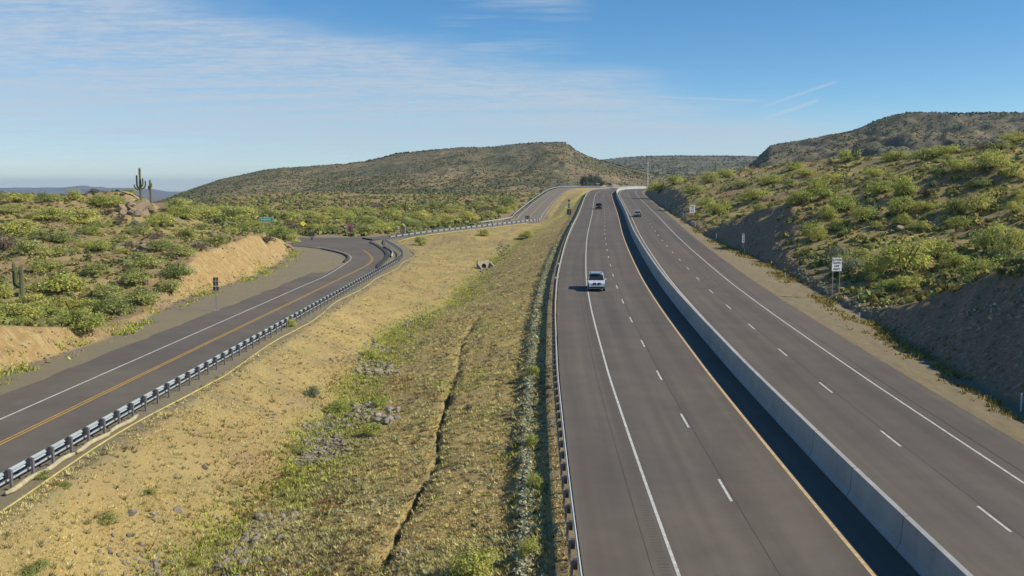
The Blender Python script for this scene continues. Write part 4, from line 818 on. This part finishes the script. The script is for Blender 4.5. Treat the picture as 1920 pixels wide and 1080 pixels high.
for px_, py_, w_, h_, c in MID:
    p = hit(px_, py_)
    if p is not None and p[1] < 266: k_ = 266 / p[1] + BR.uniform(0, .03); p = np.array([p[0] * k_, p[1] * k_, 0]); p[2] = ground_z(p[0], p[1])[0]
    if p is not None: s_ = F / p[1]; bush(ADJ[c][0], p, w_ / s_ * .9, h_ / s_ * 1.1, blabel(c, px_, py_ - h_ / 2, w_ / s_, LANDM), 'bushes in the scrub field beyond the junction', False)
def free(x, y, r_):
    return all((x - a) ** 2 + (y - b) ** 2 > (.25 * (r_ + w)) ** 2 for a, b, w in TAKEN)
def scatter(n, xr, yr, cond, wts, land, grp, wr=(1.6, 4.0), child=lambda Y: Y < 230):
    k = 0; tries = 0
    while k < n and tries < 12000:
        tries += 1; y = math.exp(BR.uniform(math.log(yr[0]), math.log(yr[1]))); x = BR.uniform(*xr) * y
        if not cond(x, y): continue
        w = BR.uniform(*wr); w = w if BR.random() < .6 else wr[0]
        if not free(x, y, w): continue
        z = float(ground_z(x, y)[0]); c = BR.choices('gdsb', wts)[0]; px_, py_ = project((x, y, z + .6))
        if not (-40 < px_ < 1960) or any(a <= px_ <= b and c_ <= py_ <= d_ for a, b, c_, d_ in KEEP): continue
        bush(ADJ[c][0], (x, y, z), w, w * BR.uniform(.42, .68), blabel(c, px_, py_, w, land), grp, child(y)); k += 1
scatter(120, (-.62, -.17), (55, 226), lambda x, y: x < ip(y, TOE_L) - (2.2 + 1.0 * ip(y, A_L)), (4, 5, 1, 4), LANDL, 'desert bushes on the left hill', (1.2, 3.2))
scatter(250, (.10, .62), (60, 440), lambda x, y: x > hx(y) + ip(y, TOE_R) + 1.5 + 1.25 * ip(y, A_R), (5, 6, 2, 2), LANDR, 'desert bushes on the right hillside', (1.3, 3.6))
scatter(230, (-.33, .03), (264, 640), lambda x, y: x < np.interp(y, [256, 260, 275, 290, 320, 400, 490, 540, 640], [-60, -27, -10, -6, -4, 3, 13, 21, 60]) - 4, (5, 7, 1, 3), LANDM, 'bushes in the scrub field beyond the junction', (2.4, 5.0), lambda Y: False)
# smaller far bushes that read as one cover
def blobs(name, X, Y, Z, w, h, m, seed, cards=9, cs=1.2):
    r = np.random.default_rng(seed); n = len(X); k = cards
    C = np.repeat(np.stack([X, Y, Z], 1), k, 0); W_ = np.repeat(w, k)[:, None]; H_ = np.repeat(h, k)[:, None]; N_ = n * k
    d = r.normal(size=(N_, 3)); d /= np.linalg.norm(d, axis=1)[:, None]; d[:, 2] = np.abs(d[:, 2])
    P = C + d * np.hstack([W_ * .38, W_ * .38, H_ * .7]) * r.uniform(.5, 1, (N_, 1)); nn = d + r.normal(scale=.5, size=(N_, 3)); nn /= np.linalg.norm(nn, axis=1)[:, None]
    t1 = np.cross(nn, r.normal(size=(N_, 3))); t1 /= np.linalg.norm(t1, axis=1)[:, None]; t2 = np.cross(nn, t1); s = W_ * r.uniform(.16, .36, (N_, 1)) * cs
    V = np.stack([P - t1 * s, P - t2 * s * .7, P + t1 * s, P + t2 * s * .7], 1).reshape(-1, 3)
    tn = np.repeat(np.repeat(np.clip(r.normal(1, .22, n), .5, 1.6), k) * np.clip(r.normal(1, .15, N_), .6, 1.4), 4)[:, None] * np.ones((1, 3))
    hb = np.repeat(np.repeat(r.uniform(-.2, .2, n), k), 4); tn[:, 0] *= 1 + hb; tn[:, 2] *= 1 - hb * .5
    return link(name, mesh_np(name, V, np.arange(4 * N_).reshape(-1, 4), tint=tn), m)
M_sg2 = mat('brittlebush_leaves', (.46, .45, .28), .15, 2, .9, tint=True, trans=.3, spec=.1)
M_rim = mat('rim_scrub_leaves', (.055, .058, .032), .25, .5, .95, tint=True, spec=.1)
M_scr = mat('scrub_leaves', (.27, .265, .09), .2, .5, .95, tint=True, trans=.3, spec=.1)
M_scd = mat('dark_scrub_leaves', (.15, .155, .062), .2, .5, .95, tint=True, spec=.1)
n = 4200; Y = np.exp(RNG.uniform(np.log(258), np.log(720), n)); X = RNG.uniform(-.36, .05, n) * Y
ok = X < np.interp(Y, [256, 260, 275, 290, 320, 400, 490, 540, 640, 720], [-60, -27, -10, -6, -4, 3, 13, 21, 60, 70]) - 3; X, Y = X[ok], Y[ok]
w = RNG.uniform(1.2, 3.6, len(X)); tag(blobs('scrub', X, Y, ground_z(X, Y), w, w * .55, M_scr, 3, cards=20, cs=.75), 'low green scrub covering the flat field beyond the junction', 'scrub', kind='stuff')
def hillscrub(G, n, wr, m, seed, label, drop=.0):
    Xg, Yg, Zg = G; r = np.random.default_rng(seed); i = r.uniform(0, Xg.shape[0] - 1.01, n); j = r.uniform(0, Xg.shape[1] - 1.01, n); a, b = i.astype(int), j.astype(int); fi, fj = i - a, j - b
    def bl(A): return (A[a, b] * (1 - fj) + A[a, b + 1] * fj) * (1 - fi) + (A[a + 1, b] * (1 - fj) + A[a + 1, b + 1] * fj) * fi
    X, Y, Z = bl(Xg), bl(Yg), bl(Zg); keep = r.uniform(0, 1, n) < .35 + .65 * sstep(-.3, .3, fbm(X / 60, Y / 90, 3, seed)); X, Y, Z = X[keep], Y[keep], Z[keep]
    w = r.uniform(*wr, len(X)); tag(blobs('scrub', X, Y, Z, w, w * .55, m, seed + 1, cards=7, cs=1.0), label, 'scrub', kind='stuff')
hillscrub(G1, 42000, (1.0, 2.6), M_scd, 77, 'olive scrub dotting the flat-topped hill in the centre')
hillscrub(G3, 26000, (1.1, 2.8), M_scd, 78, 'dark scrub dotting the mesa on the right')
hillscrub(G2, 5000, (3, 7), M_scd, 79, 'dark scrub on the distant flat mesa')
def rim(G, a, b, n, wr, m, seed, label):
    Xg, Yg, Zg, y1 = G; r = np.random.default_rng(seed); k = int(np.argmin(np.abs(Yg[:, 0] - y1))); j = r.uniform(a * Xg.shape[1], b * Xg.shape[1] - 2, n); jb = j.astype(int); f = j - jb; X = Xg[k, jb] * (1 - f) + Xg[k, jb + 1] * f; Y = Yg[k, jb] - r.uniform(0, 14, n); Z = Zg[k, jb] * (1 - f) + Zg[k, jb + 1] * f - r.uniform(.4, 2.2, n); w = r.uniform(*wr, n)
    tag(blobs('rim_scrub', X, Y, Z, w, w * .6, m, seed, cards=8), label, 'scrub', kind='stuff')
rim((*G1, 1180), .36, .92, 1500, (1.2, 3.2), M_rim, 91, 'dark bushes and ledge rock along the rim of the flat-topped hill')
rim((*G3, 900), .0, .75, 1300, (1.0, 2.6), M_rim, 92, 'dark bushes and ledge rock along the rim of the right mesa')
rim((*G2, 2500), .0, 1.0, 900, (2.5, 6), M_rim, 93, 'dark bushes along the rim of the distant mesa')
# low scrub on the two near hills
n = 11000; Y = np.exp(RNG.uniform(np.log(60), np.log(450), n)); X = RNG.uniform(.1, .62, n) * Y; ok = X > hx(Y) + ip(Y, TOE_R) + 1.0 + 1.1 * ip(Y, A_R); X, Y = X[ok], Y[ok]; w = RNG.uniform(.4, 1.9, len(X))
tag(blobs('scrub', X, Y, ground_z(X, Y), w, w * .6, M_scr, 5, cards=18, cs=.7), 'knee-high scrub between the bushes of the right hillside', 'scrub', kind='stuff')
n = 6000; Y = np.exp(RNG.uniform(np.log(55), np.log(226), n)); X = -RNG.uniform(.16, .62, n) * Y; ok = X < ip(Y, TOE_L) - (1.0 + .75 * ip(Y, A_L)); X, Y = X[ok], Y[ok]; w = RNG.uniform(.4, 1.3, len(X))
tag(blobs('scrub', X, Y, ground_z(X, Y), w, w * .6, M_scr, 6, cards=18, cs=.7), 'knee-high scrub between the bushes of the left hill', 'scrub', kind='stuff')

n = 1500; Y = RNG.uniform(40, 340, n); X = hx(Y) + ip(Y, TOE_R) + RNG.uniform(.3, 1.0, n) * (1.1 * ip(Y, A_R) + .5); ok = fbm(X / 4, Y / 6, 3, 901) > -.05; X, Y = X[ok], Y[ok]; w = RNG.uniform(.2, .7, len(X))
tag(blobs('scrub', X, Y, ground_z(X, Y), w, w * .7, M_sg2, 7, cards=16, cs=.7), 'sparse small shrubs clinging to the shaded road cuts', 'scrub', kind='stuff')
# grass and herbs of the median
def tufts(name, X, Y, size, hgt, m, seed, blades=5, bw=.16, lean=.5):
    r = np.random.default_rng(seed); n = len(X); k = blades; Z = ground_z(X, Y) - .02
    B = np.repeat(np.stack([X, Y, Z], 1), k, 0); N_ = n * k; a = r.uniform(0, 2 * np.pi, N_); sz = np.repeat(size, k); hh = np.repeat(hgt, k) * r.uniform(.5, 1.15, N_)
    root = B + np.stack([np.cos(a), np.sin(a), a * 0], 1) * (sz * .35 * r.uniform(0, 1, N_))[:, None]; a2 = r.uniform(0, 2 * np.pi, N_)
    wv = np.stack([np.cos(a2), np.sin(a2), a2 * 0], 1) * (sz * bw)[:, None]; tip = root + np.stack([np.cos(a) * sz * lean, np.sin(a) * sz * lean, hh], 1)
    V = np.stack([root - wv, root + wv, tip], 1).reshape(-1, 3); tn = np.repeat(np.repeat(np.clip(r.normal(1, .3, n), .4, 1.6), k) * np.clip(r.normal(1, .15, N_), .7, 1.3), 3)[:, None] * np.ones((1, 3))
    hb = np.repeat(np.repeat(r.uniform(-.12, .12, n), k), 3); tn[:, 2] *= 1 - hb; tn[:, 0] *= 1 + hb * .4
    return link(name, mesh_np(name, V, np.arange(3 * N_).reshape(-1, 3), tint=tn), m)
def fe_(Y): return np.interp(Y, [-50, 170, 185, 200, 222, 231, 240, 251, 271, 300, 320, 400, 490], [-24.2, -20.6, -20.6, -22.3, -26.5, -29.5, -22, -11.2, 6.3, 9.5, 11.5, 18.5, 29])
def med_pts(n, y0, y1, dens, seed, pw=1.6):
    r = np.random.default_rng(seed); Y = (y0 ** (-pw + 1) + r.uniform(0, 1, n) * (y1 ** (-pw + 1) - y0 ** (-pw + 1))) ** (1 / (-pw + 1)); a = fe_(Y) + 1.2; b = hx(Y) - 11.3; X = a + (b - a) * r.uniform(0, 1, n)
    px_ = 960 + F * X / (Y + 1.5); ok = (r.uniform(0, 1, n) < dens(X, Y)) & (px_ > -60); return X[ok], Y[ok]
def swx_(Y): return np.interp(Y, SWALE[:, 0], SWALE[:, 1])
M_dry = mat('dry_grass_blades', (.62, .48, .19), .15, 1, .95, tint=True, spec=.1); M_grn = mat('fresh_grass_blades', (.36, .38, .08), .15, 1, .95, tint=True, spec=.1)
M_red2 = mat('russet_grass_blades', (.36, .20, .085), .15, 1, .95, tint=True, spec=.1)
X, Y = med_pts(260000, 30, 300, lambda X, Y: np.clip(.40 + .9 * fbm(X / 2.5, Y / 2.5, 4, 201), .05, 1), 401)
s = RNG.uniform(.06, .15, len(X)); tag(tufts('dry_grass', X, Y, s, s * .9, M_dry, 31, blades=4), 'dry straw-coloured grass covering the median slopes', 'grass', kind='stuff')
X, Y = med_pts(130000, 30, 210, lambda X, Y: np.clip(np.where(X < swx_(Y), np.exp(-((X - swx_(Y)) / 1.3) ** 2), np.exp(-((X - swx_(Y)) / 2.6) ** 2)) * sstep(-.4, .2, fbm(X / 4, Y / 6, 4, 90)) + .35 * sstep(.3, .6, fbm(X / 3, Y / 3, 4, 95)) * (X > swx_(Y)) * .6, 0, 1), 402)
s = RNG.uniform(.10, .28, len(X)); tag(tufts('green_grass', X, Y, s, s * 1.1, M_grn, 32), 'fresh green grass along the bottom of the median swale', 'grass', kind='stuff')
X, Y = med_pts(70000, 30, 130, lambda X, Y: np.clip(np.exp(-((X - swx_(Y) - 2) / 4.0) ** 2) * sstep(.15, .45, fbm(X / 3, Y / 5, 4, 290)), 0, 1), 404)
s = RNG.uniform(.09, .22, len(X)); tag(tufts('russet_grass', X, Y, s, s * 1.1, M_red2, 33), 'russet dry grass patches beside the green swale', 'grass', kind='stuff')
M_bun = mat('bunchgrass_blades', (.50, .44, .19), .18, 1, .95, tint=True, spec=.1)
X, Y = med_pts(52000, 30, 240, lambda X, Y: np.clip(.10 + .9 * sstep(-.1, .45, fbm(X / 3, Y / 4, 4, 811)) * (.06 + .94 * (X > swx_(Y) - .5)), 0, 1) * (hx(Y) - 12.3 > X), 405, 1.9)
s = RNG.uniform(.10, .30, len(X)); tag(tufts('bunchgrass', X, Y, s, s * .9, M_bun, 37, blades=22, bw=.075, lean=.6), 'clumps of pale bunchgrass dotting the median', 'grass', kind='stuff')
M_dkw = mat('withered_weed_blades', (.17, .135, .07), .2, 1, .95, tint=True, spec=.1)
X, Y = med_pts(34000, 30, 240, lambda X, Y: np.clip(.12 + .8 * sstep(.0, .5, fbm(X / 2.4, Y / 3.5, 4, 821)), 0, 1) * (.12 + .58 * (X > swx_(Y) - 1)), 406, 1.9)
s = RNG.uniform(.10, .28, len(X)); tag(tufts('withered_weeds', X, Y, s, s * .9, M_dkw, 38, blades=16, bw=.08, lean=.7), 'dark withered weeds between the grass clumps of the median', 'weeds', kind='stuff')
X, Y = med_pts(22000, 30, 260, lambda X, Y: np.clip(sstep(swx_(Y) - 1.5, swx_(Y) + 3.5, X) * (.10 + .9 * sstep(.05, .5, fbm(X / 3.5, Y / 5, 4, 301))) * .5 + .9 * np.exp(-((hx(Y) - 13.15 - X) / .22) ** 2) + .25 * np.exp(-((hx(Y) - 15.2 - X) / .6) ** 2), 0, 1), 403, 1.9)
n = 2400; y2 = 32 + 150 * RNG.uniform(0, 1, n) ** 1.5; X = np.concatenate([X, hx(y2) - 13.15 + RNG.normal(0, .20, n)]); Y = np.concatenate([Y, y2])
w = RNG.uniform(.10, .34, len(X)) * (1 + .7 * np.exp(-((hx(Y) - 13.15 - X) / .5) ** 2)); tag(blobs('brittlebush', X, Y, ground_z(X, Y), w, w * .8, M_sg2, 34, cards=34, cs=.55), 'small grey-green brittlebush plants scattered over the right half of the median', 'herbs', kind='stuff')
# weeds along the right dirt shoulder and the gravel edge on the left
n = 9000; Y = RNG.uniform(40, 330, n); X = hx(Y) + ip(Y, TOE_R) - .3 + RNG.normal(0, .8, n) - 1.2 * RNG.uniform(0, 1, n); ok = (fbm(X / 3, Y / 6, 3, 501) > -.1) & (X > hx(Y) + 15.8); X, Y = X[ok], Y[ok]; s = RNG.uniform(.15, .42, len(X))
M_wd = mat('roadside_weed_blades', (.34, .27, .075), .15, 1, .95, tint=True, spec=.1); tag(tufts('roadside_weeds', X, Y, s, s * .9, M_wd, 35), 'yellow-green weeds along the edge of the right dirt shoulder', 'weeds', kind='stuff')
n = 6000; Y = RNG.uniform(55, 222, n); X = ip(Y, TOE_L) + RNG.normal(.5, .8, n); ok = fbm(X / 3, Y / 5, 3, 502) > 0; X, Y = X[ok], Y[ok]; s = RNG.uniform(.15, .4, len(X)); tag(tufts('roadside_weeds', X, Y, s, s * .9, M_grn, 36), 'green weeds at the foot of the left cut bank', 'weeds', kind='stuff')

# median bushes one can tell apart
MEDB = [(632,775,62,34,'g','round green and straw bush left of the rock pile in the median'),(715,762,40,24,'g','green bush just above the rock pile in the median'),(580,742,44,20,'s','grey-green bush at the foot of the dry slope left of the rock pile'),(690,672,50,22,'g','bright green clump above the small upper rock patch'),(788,460,26,20,'g','green bush at the top of the dry slope under the slanting guardrail'),(905,442,30,14,'g','low green bush below the middle of the slanting guardrail'),(988,447,34,18,'g','green bush beside the dark riprap channel'),
        (545,612,30,18,'g','green bush growing through the erosion tube beside the guardrail'),(900,1078,120,72,'g','big pale yellow-green bush at the bottom edge of the median'),(1000,705,30,24,'g','bright green bush in the shaded strip by the highway guardrail'),(998,835,30,28,'g','green bush in the shaded strip, about halfway along the guardrail'),(1002,915,34,34,'g','green bush in the shaded strip below the halfway one'),(992,1045,44,48,'g','green bush in the shaded strip nearest the camera'),(560,850,60,24,'d','dark green patch at the left edge of the swale'),(700,815,44,26,'g','yellow-green clump below the rock pile'),(880,770,24,14,'s','grey-green bush beside the erosion gully'),(80,895,44,18,'d','low green bush under the guardrail at the left'),(280,925,36,14,'d','small dark green weed on the dry slope near the guardrail'),(120,912,34,12,'d','small weed on the slope below the straw rolls'),(200,980,60,24,'d','dark green patch on the near dry slope'),(60,1075,70,30,'d','green weeds at the bottom left corner'),(370,1062,50,24,'g','fuzzy green clump at the bottom of the slope')]
for px_, py_, w_, h_, c, lab in MEDB:
    p = hit(px_, py_)
    if p is None: continue
    s_ = F / p[1]; bush(ADJ[c][0], p, w_ / s_, h_ / s_, lab, None)

# ------------------------------------------------------------------ rocks
def rock_mesh(seed, sub=2):
    r = random.Random(seed); bm = bmesh.new(); bmesh.ops.create_icosphere(bm, subdivisions=sub, radius=.5)
    planes = [(Vector((r.uniform(-1, 1), r.uniform(-1, 1), r.uniform(-.6, 1))).normalized(), r.uniform(.20, .38)) for _ in range(11)]
    for v in bm.verts:
        for nn, d_ in planes:
            k = v.co.dot(nn) - d_
            if k > 0: v.co -= nn * k
        v.co.z *= .8
    me = bpy.data.meshes.new('rock'); bm.to_mesh(me); bm.free(); return me
M_rk = mat('riprap_stone', (.29, .245, .18), .25, 3, .9, bump=.4, bscale=8, objrand=.3); M_bl = mat('boulder_stone', (.28, .215, .13), .25, 1.2, .9, bump=.6, bscale=4, base2=(.22, .165, .115), s2=.8, objrand=.15)
M_rkd = mat('dark_riprap_stone', (.15, .14, .13), .3, 3, .9, bump=.4, bscale=8, objrand=.3); RKD = [rock_mesh(30 + i) for i in range(5)]
for m_ in RKD: m_.materials.append(M_rkd)
RK = [rock_mesh(i) for i in range(7)]; BL = [rock_mesh(20 + i, 3) for i in range(6)]
for m_ in RK: m_.materials.append(M_rk)
for m_ in BL: m_.materials.append(M_bl)
def rocks(n, cx, cy, rx, ry, sr, label, group, seed, meshes, name, sq=.8):
    r = random.Random(seed)
    for i in range(n):
        a_ = r.uniform(0, 6.28); q = math.sqrt(r.random()); p = hit(cx + rx * q * math.cos(a_), cy + ry * q * math.sin(a_))
        if p is None: continue
        o = bpy.data.objects.new(name, r.choice(meshes)); COL.objects.link(o); k = r.uniform(*sr) * (1.5 if r.random() < .15 else 1); o.location = (p[0], p[1], p[2] + k * .12); o.scale = (k, k * r.uniform(.7, 1.1), k * r.uniform(.6, 1.0) * sq); o.rotation_euler = (r.uniform(-.4, .4), r.uniform(-.4, .4), r.uniform(0, 6.28)); tag(o, label, 'rock', group)
rocks(60, 703, 775, 48, 22, (.45, .95), 'grey angular rock in the large pile at the swale bottom', 'rocks of the large riprap pile', 3, RK, 'rock'); rocks(44, 705, 694, 50, 11, (.4, .8), 'grey rock in the upper small rock patch of the swale', 'rocks of the upper riprap patch', 4, RK, 'rock')
rocks(70, 944, 468, 13, 19, (.25, .65), 'dark grey rock of the riprap channel above the culvert', 'rocks of the riprap channel', 5, RKD, 'rock'); rocks(40, 915, 508, 18, 7, (.3, .6), 'grey stone scattered below the culvert mouth', 'stones below the culvert', 6, RK, 'rock')
rocks(60, 440, 990, 70, 60, (.10, .26), 'small grey stone in the near swale bottom', 'stones in the near swale', 7, RK, 'rock')
rocks(34, 252, 395, 34, 11, (1.4, 3.2), 'tan boulder stacked in the outcrop under the twin saguaros', 'boulders of the hilltop outcrop', 8, BL, 'boulder', 1.2); rocks(26, 285, 410, 60, 14, (.7, 1.6), 'smaller tan boulder on the slope below the outcrop', 'boulders below the outcrop', 9, BL, 'boulder')
rocks(22, 250, 465, 40, 12, (.8, 1.8), 'brown boulder on the mid slope of the left hill', 'boulders on the left hill slope', 10, BL, 'boulder'); rocks(16, 415, 448, 22, 10, (.8, 1.8), 'pale boulder on the brow of the yellow cut bank', 'boulders on the cut bank brow', 11, BL, 'boulder'); rocks(7, 543, 462, 8, 6, (1.2, 2.0), 'pale boulder at the right end of the yellow cut bank', 'boulders at the end of the cut bank', 12, BL, 'boulder')
rocks(16, 1690, 425, 16, 9, (.7, 1.5), 'pale boulder among the bushes of the right hillside', 'boulders on the right hillside', 13, BL, 'boulder'); rocks(14, 690, 400, 20, 8, (1.0, 2.2), 'tan boulder in the scrub field beyond the junction', 'boulders in the scrub field', 14, BL, 'boulder')

def rubble(name, X, Y, sr, m, seed, label):
    r = np.random.default_rng(seed); base = []
    for q in range(5):
        b = rock_mesh(60 + q, 1); v = np.array([tuple(a.co) for a in b.vertices]); f = np.array([tuple(p.vertices) for p in b.polygons]); base.append((v, f)); bpy.data.meshes.remove(b)
    Z = ground_z(X, Y); P = []
    for x, y, z in zip(X, Y, Z):
        v, f = base[r.integers(5)]; k = r.uniform(*sr) * (2 if r.random() < .08 else 1); a = r.uniform(0, 6.28); sc = v * k * np.array([1, r.uniform(.6, 1), r.uniform(.6, 1)]); P.append((np.stack([sc[:, 0] * math.cos(a) - sc[:, 1] * math.sin(a) + x, sc[:, 0] * math.sin(a) + sc[:, 1] * math.cos(a) + y, sc[:, 2] + z + k * .08], 1), f))
    tag(link(name, mesh_np(name, *join(P)), m), label, 'rubble', kind='stuff')
n = 5200; Y = np.exp(RNG.uniform(np.log(52), np.log(226), n)); X = -RNG.uniform(.16, .62, n) * Y; ok = (X < ip(Y, TOE_L) - .3 - .5 * ip(Y, A_L)) & (fbm(X / 7, Y / 9, 3, 611) > .02); rubble('rubble', X[ok], Y[ok], (.2, .8), M_bl, 15, 'tan loose rocks strewn between the bushes of the left hill')
n = 5200; Y = np.exp(RNG.uniform(np.log(60), np.log(400), n)); X = RNG.uniform(.1, .62, n) * Y; ok = (X > hx(Y) + ip(Y, TOE_R) + .5) & (fbm(X / 7, Y / 9, 3, 612) > .0); rubble('rubble', X[ok], Y[ok], (.15, .6), M_bl, 16, 'loose rocks strewn over the right hillside and its cut slopes')
n = 1500; Y = RNG.uniform(56, 206, n); X = ip(Y, TOE_L) + RNG.normal(.1, .7, n); ok = (fbm(X / 3, Y / 4, 3, 841) > -.1) & (ip(Y, A_L) > .6); rubble('rubble', X[ok], Y[ok], (.10, .42), M_bl, 18, 'fallen stones along the foot of the yellow cut bank')
M_chr = mat('channel_rubble', (.24, .205, .155), .3, 3, .9)
n = 9000; Y = RNG.uniform(34, 175, n) ** 1.0; Y = 34 + (Y - 34) ** 1.0 * RNG.uniform(.2, 1, n); X = swx_(Y) + RNG.normal(.5, 1.5, n); ok = fbm(X / 2.5, Y / 4, 4, 831) > .12; rubble('rubble', X[ok], Y[ok], (.14, .46), M_chr, 17, 'grey rubble strewn along the drainage channel at the bottom of the median')
M_mq = mat('dark_grove_leaves', (.105, .115, .085), .2, 1.5, .95, tint=True, objrand=.2, spec=.1, trans=.15)
GV = []
for v in range(3):
    V, Q, T = leaf_cloud(900 + v, 1500, h=1.15, lobes=14, card=.05); cm = mesh_np('crown', V, Q, tint=T); cm.materials.append(M_mq); sm = stems(90 + v, 5, 1.1); sm.materials.append(M_bark); GV.append((cm, sm))
r_ = random.Random(9)
for i in range(17):
    u_ = (1111 + r_.uniform(-19, 19) - 960) / F; y_ = 672 + r_.uniform(0, 34); k = r_.uniform(5, 8.5); z_ = float(ground_z(u_ * y_, y_)[0]); tr_ = thing('mesquite_tree', 'dark grey-green tree of the small grove behind the bend of the highway', 'tree', (u_ * y_, y_, z_ - .2), r_.uniform(0, 6), 'trees of the dark grove behind the bend')
    for nm, me in zip(('crown', 'trunk'), r_.choice(GV)):
        o = bpy.data.objects.new(nm, me); COL.objects.link(o); o.parent = tr_; o.scale = (k, k, k)

# ------------------------------------------------------------------ saguaros
M_sag = mat('saguaro_skin', (.15, .16, .075), .2, 3, .85, bump=.3, bscale=12, base2=(.12, .12, .06), s2=1.2)
def ribbed(pts, rad, name, parent):
    P = spline([tuple(p) for p in pts], .25); S_ = arclen(P); Lz = np.concatenate([[0], np.cumsum(np.linalg.norm(np.diff(P, axis=0), axis=1))]); n = 24; tot = Lz[-1]
    rr = rad * np.minimum(1, np.sqrt(np.clip((tot - Lz) / (rad * 1.6), .02, 1))) * (1 + .04 * np.sin(Lz * 2.1)); bm = bmesh.new(); rings = []
    for i, p in enumerate(P):
        t_ = Vector(P[min(i + 1, len(P) - 1)] - P[max(i - 1, 0)]).normalized(); x = t_.cross(Vector((0, 1, 0.02))).normalized(); y = x.cross(t_)
        rings.append([bm.verts.new(Vector(p) + (x * math.cos(2 * math.pi * k / n) + y * math.sin(2 * math.pi * k / n)) * rr[i] * (1.0 if k % 2 else .82)) for k in range(n)])
    for A, B in zip(rings, rings[1:]):
        for k in range(n): bm.faces.new((A[k], A[(k + 1) % n], B[(k + 1) % n], B[k]))
    bm.faces.new(rings[0]); bm.faces.new(rings[-1][::-1]); bmesh.ops.recalc_face_normals(bm, faces=bm.faces[:]); me = bpy.data.meshes.new(name); bm.to_mesh(me); bm.free(); return link(name, me, M_sag, parent)
def saguaro(px_, py_, hpx, arms, label, rad=.26, lean=0.0):
    p = hit(px_, py_)
    if p is None: return
    H = hpx / (F / p[1]); root = thing('saguaro', label, 'cactus', (p[0], p[1], p[2] - .3)); ribbed([(0, 0, 0), (lean * .3, 0, H * .5), (lean, 0, H + .3)], rad, 'trunk', root)
    for sx_, z0, out_, z1, sy in arms:
        o_ = out_ * H; ribbed([(0, 0, z0 * H), (sx_ * o_ * .6, sy * .3, z0 * H + .02 * H), (sx_ * o_, sy * .45, z0 * H + .10 * H), (sx_ * o_, sy * .45, z1 * H)], rad * .72, 'arm', root)
saguaro(264, 377, 62, [(-1, .42, .10, .82, .2), (1, .40, .15, .66, .3), (-1, .38, .16, .55, -.5), (1, .46, .09, .74, -.4)], 'tall saguaro with four upswept arms, left of the twin pair on the hilltop', .24)
saguaro(283, 383, 46, [(-1, .62, .07, .80, .1), (1, .72, .05, .9, .2)], 'slimmer saguaro with stubby arms, right of the twin pair on the hilltop', .22)
saguaro(42, 558, 62, [(-1, .40, .22, 1.18, .1), (-1, .45, .14, .95, -.4)], 'pale green saguaro with two left arms low on the left hill', .25)
saguaro(1605, 301, 36, [(-1, .3, .12, .95, 0), (1, .3, .13, .6, .2), (-1, .25, .2, .6, .3)], 'many-armed saguaro high on the right hillside', .24)
saguaro(1845, 304, 26, [(1, .5, .1, .8, 0)], 'short saguaro among bushes near the right edge of the hillside', .26); saguaro(1341, 327, 18, [], 'thin armless saguaro near the left end of the right hill', .24); saguaro(1787, 266, 20, [], 'pale armless saguaro just under the right skyline', .24)
saguaro(761, 402, 25, [(-1, .35, .12, .75, 0), (1, .4, .12, .8, .2)], 'saguaro with two arms standing in the scrub field', .3)

# ------------------------------------------------------------------ air
hb = MB().box((0, 8400, -28), (27000, 17200, 310)).obj('haze', None, None, kind='stuff'); hb.location = (0, 0, 0)
hm = bpy.data.materials.new('haze_air'); hm.use_nodes = True; nt = hm.node_tree; nt.nodes.remove(nt.nodes['Principled BSDF']); pv_ = nt.nodes.new('ShaderNodeVolumePrincipled'); pv_.inputs['Color'].default_value = (.58, .78, 1.0, 1); pv_.inputs['Density'].default_value = 6.5e-5; pv_.inputs['Anisotropy'].default_value = .2
nt.links.new(pv_.outputs[0], [n_ for n_ in nt.nodes if n_.type == 'OUTPUT_MATERIAL'][0].inputs['Volume']); hb.data.materials.append(hm)
hb['label'] = 'thin bluish morning haze over the distant country'; hb['category'] = 'haze'
